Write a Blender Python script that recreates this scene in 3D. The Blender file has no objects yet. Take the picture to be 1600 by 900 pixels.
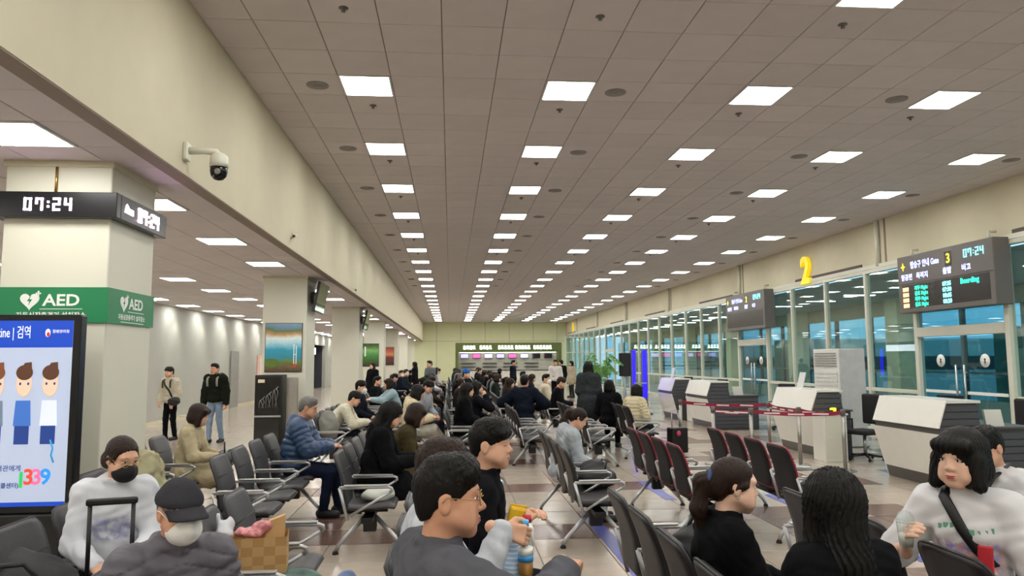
import bpy, bmesh, math, random
import numpy as np
from mathutils import Matrix, Vector, Euler

PI = math.pi
scene = bpy.context.scene
COL = scene.collection

# ---------------------------------------------------------------- camera
F_PX, YAW, PITCH, ROLL, CAM_Z = 1150.0, .08361, .09728, -.00617, 1.75
cyw, syw, cpt, spt = math.cos(YAW), math.sin(YAW), math.cos(PITCH), math.sin(PITCH)
fwd = Vector((syw*cpt, cyw*cpt, spt))
r0 = Vector((cyw, -syw, 0))
d0 = -Vector((-syw*spt, -cyw*spt, cpt))
cr, sr = math.cos(ROLL), math.sin(ROLL)
cam_r = cr*r0 - sr*d0
cam_d = sr*r0 + cr*d0
cd = bpy.data.cameras.new('camera')
cam = bpy.data.objects.new('camera', cd)
COL.objects.link(cam)
m = Matrix.Identity(4)
for i in range(3):
    m[i][0] = cam_r[i]; m[i][1] = -cam_d[i]; m[i][2] = -fwd[i]
m[2][3] = CAM_Z
cam.matrix_world = m
cd.sensor_fit = 'HORIZONTAL'; cd.sensor_width = 36.0
cd.lens = F_PX/1600*36.0
cd.clip_start = .05; cd.clip_end = 500
scene.camera = cam

# ---------------------------------------------------------------- world (dawn sky outside)
w = bpy.data.worlds.new('world'); scene.world = w; w.use_nodes = True
bg = w.node_tree.nodes['Background']
bg.inputs['Color'].default_value = (.30, .46, .66, 1)
bg.inputs['Strength'].default_value = 1.25

# ---------------------------------------------------------------- view
vs = scene.view_settings
vs.view_transform = 'Standard'; vs.look = 'None'; vs.gamma = 1.0
vs.use_curve_mapping = False
vs.exposure = 1.42
LAMP = 9.0            # radiance of the ceiling panels

# ---------------------------------------------------------------- materials
def lin(c):
    if isinstance(c, str):
        c = c.lstrip('#'); c = tuple(int(c[i:i+2], 16)/255 for i in (0, 2, 4))
    return tuple((v/12.92 if v <= .04045 else ((v+.055)/1.055)**2.4) for v in c[:3])
MATS = {}
def M(name, col='#808080', rough=.55, metal=0., emit=0., var=.08, vscale=6., bump=0., bscale=60., spec=.5,
      stretch=(1, 1, 1), rnd=0., sheen=0., coat=0.):
    if name in MATS: return MATS[name]
    mt = bpy.data.materials.new(name); mt.use_nodes = True
    nt = mt.node_tree; N = nt.nodes; L = nt.links
    b = N['Principled BSDF']
    c = lin(col)
    b.inputs['Base Color'].default_value = (*c, 1)
    b.inputs['Roughness'].default_value = rough
    b.inputs['Metallic'].default_value = metal
    b.inputs['Specular IOR Level'].default_value = spec
    if sheen: b.inputs['Sheen Weight'].default_value = sheen
    if coat:
        b.inputs['Coat Weight'].default_value = coat; b.inputs['Coat Roughness'].default_value = .08
    tc = N.new('ShaderNodeTexCoord'); mp = N.new('ShaderNodeMapping')
    mp.inputs['Scale'].default_value = stretch
    L.new(tc.outputs['Object'], mp.inputs['Vector'])
    if var or rnd:
        nz = N.new('ShaderNodeTexNoise'); nz.inputs['Scale'].default_value = vscale; nz.inputs['Detail'].default_value = 3
        L.new(mp.outputs[0], nz.inputs['Vector'])
        mr = N.new('ShaderNodeMapRange'); mr.inputs['To Min'].default_value = 1-var*2; mr.inputs['To Max'].default_value = 1+var*2
        L.new(nz.outputs['Fac'], mr.inputs['Value'])
        fac = mr.outputs[0]
        if rnd:
            oi = N.new('ShaderNodeObjectInfo'); m2 = N.new('ShaderNodeMapRange')
            m2.inputs['To Min'].default_value = 1-rnd; m2.inputs['To Max'].default_value = 1+rnd
            L.new(oi.outputs['Random'], m2.inputs['Value'])
            mu = N.new('ShaderNodeMath'); mu.operation = 'MULTIPLY'
            L.new(fac, mu.inputs[0]); L.new(m2.outputs[0], mu.inputs[1]); fac = mu.outputs[0]
        hs = N.new('ShaderNodeHueSaturation'); hs.inputs['Color'].default_value = (*c, 1)
        L.new(fac, hs.inputs['Value']); L.new(hs.outputs[0], b.inputs['Base Color'])
    if bump:
        n2 = N.new('ShaderNodeTexNoise'); n2.inputs['Scale'].default_value = bscale; n2.inputs['Detail'].default_value = 4
        L.new(mp.outputs[0], n2.inputs['Vector'])
        bp = N.new('ShaderNodeBump'); bp.inputs['Strength'].default_value = bump; bp.inputs['Distance'].default_value = .01
        L.new(n2.outputs['Fac'], bp.inputs['Height']); L.new(bp.outputs[0], b.inputs['Normal'])
    if emit:
        b.inputs['Emission Color'].default_value = (*c, 1); b.inputs['Emission Strength'].default_value = emit
    MATS[name] = mt
    return mt
def cloth(col, name=None):
    c = lin(col); y = sum(c)/3
    if y < .08: c = tuple(v*.55 for v in c)
    c = tuple((v*12.92 if v < .0031308 else 1.055*v**(1/2.4)-.055) for v in c)
    return M(name or 'cloth_'+str(col), c, .9, var=.1, vscale=9, bump=.3, bscale=28, spec=.12)
def glass_mat(name, tint='#e8f2ef', refl=.12, rough=.0):
    if name in MATS: return MATS[name]
    mt = bpy.data.materials.new(name); mt.use_nodes = True
    nt = mt.node_tree; N = nt.nodes; L = nt.links; N.remove(N['Principled BSDF'])
    out = N['Material Output']
    tr = N.new('ShaderNodeBsdfTransparent'); tr.inputs[0].default_value = (*lin(tint), 1)
    gl = N.new('ShaderNodeBsdfGlossy'); gl.inputs['Roughness'].default_value = rough
    lw = N.new('ShaderNodeLayerWeight'); lw.inputs['Blend'].default_value = .5
    pw = N.new('ShaderNodeMath'); pw.operation = 'POWER'; pw.inputs[1].default_value = 4.0
    ma = N.new('ShaderNodeMath'); ma.operation = 'MULTIPLY_ADD'; ma.inputs[1].default_value = .6; ma.inputs[2].default_value = refl
    ma.use_clamp = True
    L.new(lw.outputs['Facing'], pw.inputs[0]); L.new(pw.outputs[0], ma.inputs[0])
    mx = N.new('ShaderNodeMixShader')
    L.new(ma.outputs[0], mx.inputs[0]); L.new(tr.outputs[0], mx.inputs[1]); L.new(gl.outputs[0], mx.inputs[2])
    L.new(mx.outputs[0], out.inputs[0])
    MATS[name] = mt
    return mt

M('cream_wall', '#d1cab0', .75, var=.03, vscale=2.5, bump=.05)
M('white_wall', '#aeafa6', .7, var=.03, vscale=1.5)
M('end_wall', '#dfe2b8', .7, var=.03, vscale=1.5)
M('column_paint', '#d9d7c6', .45, var=.02, vscale=2)
M('soffit_brown', '#8d7f70', .7, var=.05)
M('ceil_tile', '#d2cbca', .85, var=.03, vscale=3, rnd=.035, bump=.12, bscale=120)
M('ceil_dark', '#6b625e', .9)
M('lamp_frame', '#dcdcd8', .5)
M('lamp', '#fffdf8', .5, emit=LAMP, var=0)
M('dark_trim', '#5b5048', .7)
M('frame_white', '#d8d8c8', .4, var=.03)
M('chrome', '#c9cbcc', .28, metal=.9, var=.03)
M('alu', '#b9babb', .35, metal=.75, var=.04)
M('black_plastic', '#0f0f11', .45, var=.1)
M('black_rubber', '#0e0e0f', .7)
M('black_vinyl', '#1f1d1f', .45, var=.1, vscale=14, bump=.2, bscale=180, spec=.5)
M('black_mesh', '#151315', .7, var=.12, vscale=20, bump=.35, bscale=260)
M('grey_vinyl', '#39383b', .42, var=.08, vscale=12, bump=.2, bscale=180)
M('red_piping', '#8e1c33', .5)
M('black_piping', '#232023', .5)
M('counter_white', '#e4e3da', .22, var=.02, spec=.6)
M('counter_grey', '#4b4b50', .45, var=.06, vscale=8)
M('counter_band', '#4e4a46', .4)
M('led_black', '#101014', .25, var=.05)
M('led_white', '#ffe9ff', .4, emit=3.0, var=0)
M('aed_green', '#17804f', .4, var=.03)
M('print_white', '#f3f5f0', .5, var=.02)
M('board_grey', '#6a6561', .4, var=.04)
M('board_dark', '#3c393b', .35, var=.05)
M('txt_blue', '#9aa4ff', .4, emit=1.6, var=0)
M('txt_cyan', '#6fe6f2', .4, emit=1.6, var=0)
M('txt_green', '#1ee59a', .4, emit=1.5, var=0)
M('txt_orange', '#f6a36c', .4, emit=1.3, var=0)
M('txt_yellow', '#f2d21c', .4, emit=1.2, var=0)
M('yellow_sign', '#f2cf10', .35, emit=.25, var=.02)
M('belt', '#8f1238', .6, var=.05)
M('belt_white', '#e8dce0', .6)
M('paper_kraft', '#c8a26e', .8, var=.08)
M('paper_kraft_dark', '#b98f5a', .8, var=.08)
M('floor_beige', '#b4a799', .17, var=.08, vscale=5, bump=.04, bscale=40, rnd=.05, spec=.55)
M('floor_brown', '#745a50', .2, var=.1, vscale=6, bump=.05, bscale=40, rnd=.08, spec=.55)
M('floor_joint', '#8f857a', .6)
M('blue_tape', '#4a52a8', .35, var=.12, vscale=8)
M('blue_led', '#1a10ff', .4, emit=1.3, var=0)
M('leaf', '#76ad55', .5, var=.2, vscale=20)
M('pot', '#d6d4c4', .4)
M('skin', '#d9a98c', .5, var=.04, vscale=30, bump=.05, bscale=200, spec=.4)
M('skin_tan', '#cf9a7d', .5, var=.05, vscale=30, bump=.05, bscale=200, spec=.4)
M('skin_fair', '#e6bca3', .5, var=.04, vscale=30, bump=.05, bscale=200, spec=.4)
M('lip', '#b9645c', .4)
M('lip_red', '#b3383a', .35)
M('eye_white', '#ece6e0', .25, var=0)
M('iris', '#1a0f0a', .15, var=0)
M('hair_black', '#100d0b', .48, var=.25, vscale=60, stretch=(1, 1, .12), bump=.5, bscale=150, spec=.22)
M('hair_brown', '#27170f', .48, var=.25, vscale=60, stretch=(1, 1, .12), bump=.5, bscale=150, spec=.25)
M('hair_grey', '#6f6c68', .5, var=.3, vscale=60, stretch=(1, 1, .12), bump=.6, bscale=150)
M('mask_white', '#eceae6', .8, var=.02)
M('mask_black', '#121214', .8)
M('shoe_dark', '#1b1a1c', .5)
M('shoe_white', '#d9d8d4', .5)
M('gold_wire', '#b8965a', .3, metal=.9)
M('rail_metal', '#a9a6a0', .3, metal=.9)
G_CLEAR = glass_mat('glass_clear', '#e6f1ec', .09)
G_DOOR = glass_mat('glass_door', '#bfdcde', .04)
G_BOTTLE = glass_mat('plastic_clear', '#f8fbfa', .06)

def print_mat(name, base, cols, z0, z1, xw, ymin, scale=22.):
    """cloth with a flat printed zone on the chest (object space)"""
    mt = bpy.data.materials.new(name); mt.use_nodes = True; N = mt.node_tree.nodes; L = mt.node_tree.links
    b = N['Principled BSDF']; b.inputs['Roughness'].default_value = .9; b.inputs['Specular IOR Level'].default_value = .12
    tc = N.new('ShaderNodeTexCoord'); sx = N.new('ShaderNodeSeparateXYZ'); L.new(tc.outputs['Object'], sx.inputs[0])
    def rng(sock, a, b_, c, d):
        m1 = N.new('ShaderNodeMapRange'); m1.interpolation_type = 'SMOOTHSTEP'; m1.inputs['From Min'].default_value = a; m1.inputs['From Max'].default_value = b_
        m2 = N.new('ShaderNodeMapRange'); m2.interpolation_type = 'SMOOTHSTEP'; m2.inputs['From Min'].default_value = d; m2.inputs['From Max'].default_value = c
        L.new(sock, m1.inputs[0]); L.new(sock, m2.inputs[0]); mu = N.new('ShaderNodeMath'); mu.operation = 'MULTIPLY'
        L.new(m1.outputs[0], mu.inputs[0]); L.new(m2.outputs[0], mu.inputs[1]); return mu.outputs[0]
    fz = rng(sx.outputs['Z'], z0-.01, z0+.02, z1-.02, z1+.01); fx = rng(sx.outputs['X'], -xw-.02, -xw+.02, xw-.02, xw+.02); fy = rng(sx.outputs['Y'], ymin, ymin+.02, 5, 6)
    nz = N.new('ShaderNodeTexNoise'); nz.inputs['Scale'].default_value = scale; nz.inputs['Detail'].default_value = 3; L.new(tc.outputs['Object'], nz.inputs['Vector'])
    st = N.new('ShaderNodeMapRange'); st.inputs['From Min'].default_value = .42; st.inputs['From Max'].default_value = .5; L.new(nz.outputs['Fac'], st.inputs[0])
    f = fz
    for o_ in (fx, fy, st.outputs[0]):
        mu = N.new('ShaderNodeMath'); mu.operation = 'MULTIPLY'; L.new(f, mu.inputs[0]); L.new(o_, mu.inputs[1]); f = mu.outputs[0]
    n2 = N.new('ShaderNodeTexNoise'); n2.inputs['Scale'].default_value = scale*.7; L.new(tc.outputs['Object'], n2.inputs['Vector'])
    rp = N.new('ShaderNodeValToRGB'); L.new(n2.outputs['Fac'], rp.inputs[0]); e = rp.color_ramp.elements
    while len(e) < len(cols): e.new(.5)
    for k_, c_ in enumerate(cols): e[k_].position = .3+.4*k_/max(1, len(cols)-1); e[k_].color = (*lin(c_), 1)
    mx = N.new('ShaderNodeMix'); mx.data_type = 'RGBA'; mx.inputs['A'].default_value = (*lin(base), 1)
    L.new(f, mx.inputs['Factor']); L.new(rp.outputs[0], mx.inputs['B']); L.new(mx.outputs['Result'], b.inputs['Base Color'])
    MATS[name] = mt; return mt
def stripe_mat(name, c0, c1, scale=18.):
    mt = bpy.data.materials.new(name); mt.use_nodes = True; N = mt.node_tree.nodes; L = mt.node_tree.links
    b = N['Principled BSDF']; b.inputs['Roughness'].default_value = .85
    tc = N.new('ShaderNodeTexCoord'); wv = N.new('ShaderNodeTexWave'); wv.bands_direction = 'Z'; wv.inputs['Scale'].default_value = scale; L.new(tc.outputs['Object'], wv.inputs['Vector'])
    rp = N.new('ShaderNodeValToRGB'); L.new(wv.outputs['Fac'], rp.inputs[0]); rp.color_ramp.elements[0].color = (*lin(c0), 1); rp.color_ramp.elements[1].color = (*lin(c1), 1)
    rp.color_ramp.elements[0].position = .55; rp.color_ramp.elements[1].position = .8
    L.new(rp.outputs[0], b.inputs['Base Color']); MATS[name] = mt; return mt
# ---------------------------------------------------------------- object helpers
def link(o, parent=None):
    COL.objects.link(o)
    if parent is not None: o.parent = parent
    return o
def tag(o, label=None, cat=None, group=None, kind=None):
    if label: o['label'] = label
    if cat: o['category'] = cat
    if group: o['group'] = group
    if kind: o['kind'] = kind
    return o
def empty(name, loc=(0, 0, 0), rot=(0, 0, 0), label=None, cat=None, group=None, kind=None):
    o = bpy.data.objects.new(name, None); link(o)
    o.location = loc; o.rotation_euler = rot
    o.empty_display_size = .1
    return tag(o, label, cat, group, kind)
def mesh_obj(name, me, parent=None, loc=(0, 0, 0), rot=(0, 0, 0)):
    o = bpy.data.objects.new(name, me); link(o, parent)
    o.location = loc; o.rotation_euler = rot
    return o
def mesh_from(verts, faces, mats, name='mesh', smooth=False, idx=None):
    me = bpy.data.meshes.new(name)
    me.from_pydata([tuple(map(float, v)) for v in verts], [], [tuple(map(int, f)) for f in faces])
    for mm in (mats if isinstance(mats, (list, tuple)) else [mats]):
        me.materials.append(MATS[mm] if isinstance(mm, str) else mm)
    if smooth: me.polygons.foreach_set('use_smooth', [True]*len(me.polygons))
    if idx is not None: me.polygons.foreach_set('material_index', list(idx))
    me.update()
    return me
class MB:
    """collects shapes for ONE mesh"""
    def __init__(s): s.v = []; s.f = []; s.i = []; s.sm = []
    def raw(s, v, f, mi=0, smooth=False):
        o = len(s.v); s.v += [tuple(map(float, p)) for p in v]
        for q in f: s.f.append(tuple(int(k)+o for k in q)); s.i.append(mi); s.sm.append(smooth)
        return s
    def box(s, x0, x1, y0, y1, z0, z1, mi=0, bev=0.):
        if bev <= 0:
            v = [(x, y, z) for x in (x0, x1) for y in (y0, y1) for z in (z0, z1)]
            f = [(0, 1, 3, 2), (4, 6, 7, 5), (0, 4, 5, 1), (2, 3, 7, 6), (0, 2, 6, 4), (1, 5, 7, 3)]
            return s.raw(v, f, mi)
        bm = bmesh.new(); bmesh.ops.create_cube(bm, size=1)
        for v in bm.verts:
            v.co = Vector(((x0+x1)/2+v.co.x*(x1-x0), (y0+y1)/2+v.co.y*(y1-y0), (z0+z1)/2+v.co.z*(z1-z0)))
        bmesh.ops.bevel(bm, geom=bm.edges[:], offset=bev, segments=2, affect='EDGES', profile=.5)
        bm.verts.index_update()
        s.raw([v.co[:] for v in bm.verts], [[v.index for v in f.verts] for f in bm.faces], mi, False)
        bm.free(); return s
    def tube(s, pts, r, n=8, mi=0, closed=False, smooth=True, flat=1.):
        pts = [Vector(p) for p in pts]; rs = r if isinstance(r, (list, tuple)) else [r]*len(pts)
        V = []; Fc = []; up = Vector((0, 0, 1)); prev = None
        m_ = len(pts)
        for i, p in enumerate(pts):
            a = pts[(i-1) % m_] if (i > 0 or closed) else pts[i]
            b = pts[(i+1) % m_] if (i < m_-1 or closed) else pts[i]
            t = (b-a).normalized()
            if prev is None:
                ref = up if abs(t.dot(up)) < .95 else Vector((0, 1, 0))
                u = t.cross(ref).normalized()
            else:
                u = (prev-t*prev.dot(t)).normalized()
            prev = u; vv = t.cross(u)
            for k in range(n):
                ang = 2*PI*k/n
                V.append(p+u*math.cos(ang)*rs[i]+vv*math.sin(ang)*rs[i]*flat)
        for i in range(m_ if closed else m_-1):
            j = (i+1) % m_
            for k in range(n):
                Fc.append((i*n+k, i*n+(k+1) % n, j*n+(k+1) % n, j*n+k))
        if not closed:
            Fc.append(tuple(range(n-1, -1, -1))); Fc.append(tuple((m_-1)*n+k for k in range(n)))
        return s.raw(V, Fc, mi, smooth)
    def lathe(s, prof, n=20, mi=0, c=(0, 0, 0), smooth=True):
        V = []; Fc = []
        for (r, z) in prof:
            for k in range(n):
                a = 2*PI*k/n; V.append((c[0]+r*math.cos(a), c[1]+r*math.sin(a), c[2]+z))
        for i in range(len(prof)-1):
            for k in range(n):
                Fc.append((i*n+k, i*n+(k+1) % n, (i+1)*n+(k+1) % n, (i+1)*n+k))
        if prof[0][0] > 1e-5: Fc.append(tuple(range(n-1, -1, -1)))
        if prof[-1][0] > 1e-5: Fc.append(tuple((len(prof)-1)*n+k for k in range(n)))
        return s.raw(V, Fc, mi, smooth)
    def ell(s, c, r, mi=0, n=12, m_=8):
        V = []; Fc = []
        for i in range(m_+1):
            th = PI*i/m_
            for k in range(n):
                a = 2*PI*k/n
                V.append((c[0]+r[0]*math.sin(th)*math.cos(a), c[1]+r[1]*math.sin(th)*math.sin(a), c[2]+r[2]*math.cos(th)))
        for i in range(m_):
            for k in range(n):
                Fc.append((i*n+k, (i+1)*n+k, (i+1)*n+(k+1) % n, i*n+(k+1) % n))
        return s.raw(V, Fc, mi, True)
    def prism(s, poly, d0_, d1_, axis='z', mi=0):
        """polygon extruded: axis z -> (a,b,d); y -> (a,d,b); x -> (d,a,b)"""
        def P(a, b, d): return {'z': (a, b, d), 'y': (a, d, b), 'x': (d, a, b)}[axis]
        n = len(poly)
        V = [P(a, b, d0_) for a, b in poly]+[P(a, b, d1_) for a, b in poly]
        Fc = [tuple(range(n-1, -1, -1)), tuple(range(n, 2*n))]+[(k, (k+1) % n, n+(k+1) % n, n+k) for k in range(n)]
        return s.raw(V, Fc, mi)
    def mesh(s, mats, name='mesh'):
        me = mesh_from(s.v, s.f, mats, name, idx=s.i)
        me.polygons.foreach_set('use_smooth', s.sm)
        bm = bmesh.new(); bm.from_mesh(me); bmesh.ops.recalc_face_normals(bm, faces=bm.faces); bm.to_mesh(me); bm.free()
        return me
    def obj(s, name, mats, parent=None, loc=(0, 0, 0), rot=(0, 0, 0)):
        return mesh_obj(name, s.mesh(mats, name), parent, loc, rot)
def kids(o): return [c for c in COL.objects if c.parent is o]
def copy_tree(o, parent=None, tree=None):
    tree = tree or child_map
    c = o.copy(); COL.objects.link(c); c.parent = parent
    for ch in tree.get(o.name, []): copy_tree(ch, c, tree)
    return c
child_map = {}
def register(o):
    """remember the children of a prototype so that copies are cheap"""
    for c in kids(o):
        child_map.setdefault(o.name, []).append(c); register(c)
    return o

_tmp = bpy.data.scenes.new('text_bench')
def text_mesh(body, size=1., mats='print_white', extrude=0., align='CENTER', bold=0., sx=1.):
    cu = bpy.data.curves.new('txt', 'FONT'); cu.body = body; cu.size = size; cu.extrude = extrude
    cu.align_x = align; cu.align_y = 'CENTER'; cu.offset = bold; cu.resolution_u = 3
    o = bpy.data.objects.new('txt', cu); _tmp.collection.objects.link(o)
    with bpy.context.temp_override(scene=_tmp, view_layer=_tmp.view_layers[0]):
        dg = bpy.context.evaluated_depsgraph_get(); dg.update()
    me = bpy.data.meshes.new_from_object(o.evaluated_get(dg))
    me.materials.clear(); me.materials.append(MATS[mats])
    for v in me.vertices: v.co.x *= sx
    bpy.data.objects.remove(o); bpy.data.curves.remove(cu)
    return me
def text(name, body, parent, x, y, z, size, mat, **k):
    return mesh_obj(name, text_mesh(body, size, mat, **k), parent, (x, y, z))
SEG = {'0': 'abcdef', '1': 'bc', '2': 'abged', '3': 'abgcd', '4': 'fgbc', '5': 'afgcd', '6': 'afgedc', '7': 'abcf', '8': 'abcdefg', '9': 'abcdfg'}
def led_digits(name, s_, parent, x, y, z, h, mat, t=None):
    """seven segment numerals, centred on x"""
    w_ = h*.55; t = t or h*.15; adv = h*.85; mb = MB()
    holder = empty(name, (0, 0, 0)); holder.parent = parent
    tot = sum(adv if c != ':' else adv*.5 for c in s_); px = x-tot/2
    for c in s_:
        if c == ':':
            cx = px+adv*.2
            for yy in (y-h*.18, y+h*.18): MB().box(cx-t/2, cx+t/2, yy-t/2, yy+t/2, z, z+.006).obj('colon_dot', mat, holder)
            px += adv*.5; continue
        cx = px+adv*.42
        a, b = cx-w_/2, cx+w_/2
        R = {'a': (a, b, y+h/2-t, y+h/2), 'd': (a, b, y-h/2, y-h/2+t), 'g': (a, b, y-t/2, y+t/2),
             'f': (a, a+t, y, y+h/2), 'b': (b-t, b, y, y+h/2), 'e': (a, a+t, y-h/2, y), 'c': (b-t, b, y-h/2, y)}
        mb = MB()
        for k in SEG[c]: mb.box(*R[k], z, z+.006)
        mb.obj('digit', mat, holder)
        px += adv
    return holder
# ================================================================= the hall
ZC, ZA = 4.99, 3.41            # hall ceiling, aisle ceiling
XB, XL, XR = -2.36, -8.3, 10.2  # beam face, aisle wall, glazed wall
Y0, Y1 = -8.0, 64.0
LX = [-.99, 1.41, 3.81, 6.21, 8.61]
LY0, LDY = 8.55, 2.619
TX, TY = .6, LDY/4
def to_px(x, y, z):
    p = Vector((x, y, z-CAM_Z)); a = p.dot(fwd)
    if a < .1: return None
    return 800+F_PX*p.dot(cam_r)/a, 450+F_PX*p.dot(cam_d)/a
def in_view(x, y, z, pad=40):
    q = to_px(x, y, z)
    return q is not None and -pad < q[0] < 1600+pad and -pad < q[1] < 900+pad

def tiled(parent, name, cells, z, up, mats, limit, thick=.014):
    """cells: (x0,x1,y0,y1,mat index). The biggest in view are objects, the others one joined part."""
    cells = sorted(cells, key=lambda c: (0 if in_view((c[0]+c[1])/2, (c[2]+c[3])/2, z) else 1,
                                         ((c[0]+c[1])/2)**2+((c[2]+c[3])/2)**2))
    cache = {}; g = .004
    for c in cells[:limit]:
        k = (round(c[1]-c[0], 3), round(c[3]-c[2], 3), c[4])
        if k not in cache:
            a, b = k[0]/2-g, k[1]/2-g; e = .004
            zt = thick if up else -thick
            mb = MB()
            v = [(-a, -b, 0), (a, -b, 0), (a, b, 0), (-a, b, 0)]
            v += [(sx*a, sy*b, zt*.7) for sx, sy in ((-1, -1), (1, -1), (1, 1), (-1, 1))]
            v += [(sx*(a-e), sy*(b-e), zt) for sx, sy in ((-1, -1), (1, -1), (1, 1), (-1, 1))]
            f = [(3, 2, 1, 0), (8, 9, 10, 11)]
            for i in range(4):
                j = (i+1) % 4; f += [(i, j, 4+j, 4+i), (4+i, 4+j, 8+j, 8+i)]
            mb.raw(v, f); cache[k] = mb.mesh(mats[c[4]], name)
        mesh_obj(name, cache[k], parent, ((c[0]+c[1])/2, (c[2]+c[3])/2, z))
    mb = MB()
    for c in cells[limit:]:
        if up: mb.box(c[0]+g, c[1]-g, c[2]+g, c[3]-g, z, z+thick, c[4])
        else: mb.box(c[0]+g, c[1]-g, c[2]+g, c[3]-g, z-thick, z, c[4])
    if cells[limit:]:
        tag(mb.obj(name, mats, parent), kind='stuff')

# ---- floor
fl = MB().box(XL-.2, XR+.1, Y0-.2, Y1+.2, -.12, -.014).obj('floor', 'floor_joint'); tag(fl, kind='structure', label='glossy beige and brown tiled hall floor')
cells = []
FT = .65
for i in range(int((XR-XL)/FT)+1):
    for j in range(int((Y1-Y0)/FT)+1):
        x0 = XL+i*FT; y0 = Y0+j*FT-.25
        jj = j % 4; ii = i % 5
        brown = (jj == 0 and ii != 2) or (jj == 1 and ii in (0, 3))
        if x0 < -3.4: brown = False
        cells.append((x0, min(x0+FT, XR), y0, min(y0+FT, Y1), 1 if brown else 0))
cells = [c for c in cells if c[1]-c[0] > .1 and c[3]-c[2] > .1]
tiled(fl, 'floor_tile', cells, -.014, True, ['floor_beige', 'floor_brown'], 300, thick=.014)
for n_, (x, a, b) in enumerate([(1.55, 4.6, 8.3), (4.1, 6.2, 9.4), (2.75, 9.2, 10.6)]):
    tp = MB().box(x-.075, x+.075, a, b, .0005, .003).obj('floor_marking', 'blue_tape', fl)

# ---- hall ceiling
ce = MB().box(XB-.2, XR+.3, Y0-.2, Y1+.2, ZC+.014, ZC+.12).obj('ceiling', 'ceil_dark'); tag(ce, kind='structure', label='tall grey hall ceiling of square tiles')
rows = [LY0+k*LDY for k in range(-6, 21)]
lit = {}
cells = []
nx0 = -3; X00 = LX[0]-TX/2
i0 = int(math.floor((XB-X00)/TX)); i1 = int(math.ceil((XR-X00)/TX))
j0 = int(math.floor((Y0-(LY0-TY/2))/TY)); j1 = int(math.ceil((Y1-(LY0-TY/2))/TY))
for i in range(i0, i1):
    for j in range(j0, j1):
        if i % 4 == 0 and j % 4 == 0 and 0 <= i//4 < 5: continue
        a = max(X00+i*TX, XB); b = min(X00+(i+1)*TX, XR); c = max(LY0-TY/2+j*TY, Y0); d = min(LY0-TY/2+(j+1)*TY, Y1)
        if b-a > .05 and d-c > .05: cells.append((a, b, c, d, 0))
tiled(ce, 'ceiling_tile', cells, ZC+.014, False, ['ceil_tile'], 300)

def lamp_meshes(wx, wy):
    fr = MB(); t = .022
    fr.box(-wx/2, wx/2, -wy/2, -wy/2+t, -.012, .02); fr.box(-wx/2, wx/2, wy/2-t, wy/2, -.012, .02)
    fr.box(-wx/2, -wx/2+t, -wy/2+t, wy/2-t, -.012, .02); fr.box(wx/2-t, wx/2, -wy/2+t, wy/2-t, -.012, .02)
    di = MB().box(-wx/2+t, wx/2-t, -wy/2+t, wy/2-t, -.006, .01)
    return fr.mesh('lamp_frame', 'frame'), di.mesh('lamp', 'diffuser')
fm, dm = lamp_meshes(TX-.01, TY-.01)
for x in LX:
    for y in rows:
        if y > Y1-.5 or y < Y0+.4: continue
        o = empty('ceiling_light', (x, y, ZC), label='square white LED panel set into the tall hall ceiling', cat='light', group='hall ceiling panels')
        mesh_obj('frame', fm, o); mesh_obj('diffuser', dm, o)
# air diffusers and sprinklers
dmesh = MB()
for k, (ra, rb) in enumerate(((.13, .11), (.092, .075), (.057, .04), (.022, .0))):
    dmesh.lathe([(rb, -.006-k*.004), (ra, -.008-k*.004), (ra, 0), (rb, 0)], 20, 0)
dmesh = dmesh.mesh(M('diffuser_grey', '#8f8a86', .5), 'rings'); dback = MB().lathe([(0, -.001), (.13, -.001), (.13, 0)], 20).mesh('dark_trim', 'throat')
for x in (-1.57, 2.0, 5.6, 9.24):
    for k in range(-1, 10):
        o = empty('air_diffuser', (x, LY0+k*LDY+.02, ZC), label='round ringed air diffuser in the tall hall ceiling', cat='vent', group='round ceiling diffusers')
        mesh_obj('rings', dmesh, o); mesh_obj('throat', dback, o)
spm = MB().lathe([(.045, 0), (.045, -.006), (.02, -.012), (.012, -.03), (.022, -.034), (.022, -.037), (0, -.038)], 12).mesh('board_grey', 'sprinkler')
for x in LX[:4]:
    for k in range(-1, 6):
        tag(mesh_obj('sprinkler', spm, None, (x, LY0+k*LDY+.68, ZC)), 'small metal sprinkler head in the tall hall ceiling', 'sprinkler', 'ceiling sprinklers')

# ---- beam between hall and aisle, aisle ceiling and walls
be = MB().box(XB-.14, XB, Y0, Y1, ZA, ZC+.1).obj('wall_soffit', 'cream_wall'); tag(be, kind='structure', label='cream beam above the aisle columns')
MB().box(XB-.14, XB-.004, Y0, Y1, ZA-.012, ZA).obj('soffit_strip', 'soffit_brown', be)
MB().box(XB-.152, XB-.14, Y0, Y1, ZA-.004, ZA+.01).obj('shadow_gap', 'dark_trim', be)
ac = MB().box(XL-.2, XB-.15, Y0-.2, Y1+.2, ZA+.014, ZA+.1).obj('ceiling_aisle', 'ceil_dark'); tag(ac, kind='structure', label='low grey tiled ceiling over the aisle')
AX = [-3.15, -5.46, -7.77]; AY = [5.5+2.43*k for k in range(-5, 24)]
colY = [6.25+8.4*k for k in range(-1, 7)]
cells = []
ATX, ATY = 2.31/4, 2.43/4
X00 = AX[0]-ATX/2
i0 = int(math.floor((XL-X00)/ATX)); i1 = int(math.ceil((XB-.15-X00)/ATX))
j0 = int(math.floor((Y0-(5.5-ATY/2))/ATY)); j1 = int(math.ceil((Y1-(5.5-ATY/2))/ATY))
alights = []
def hits_col(y): return any(c-.75 < y < c+1.25 for c in colY)
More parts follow.
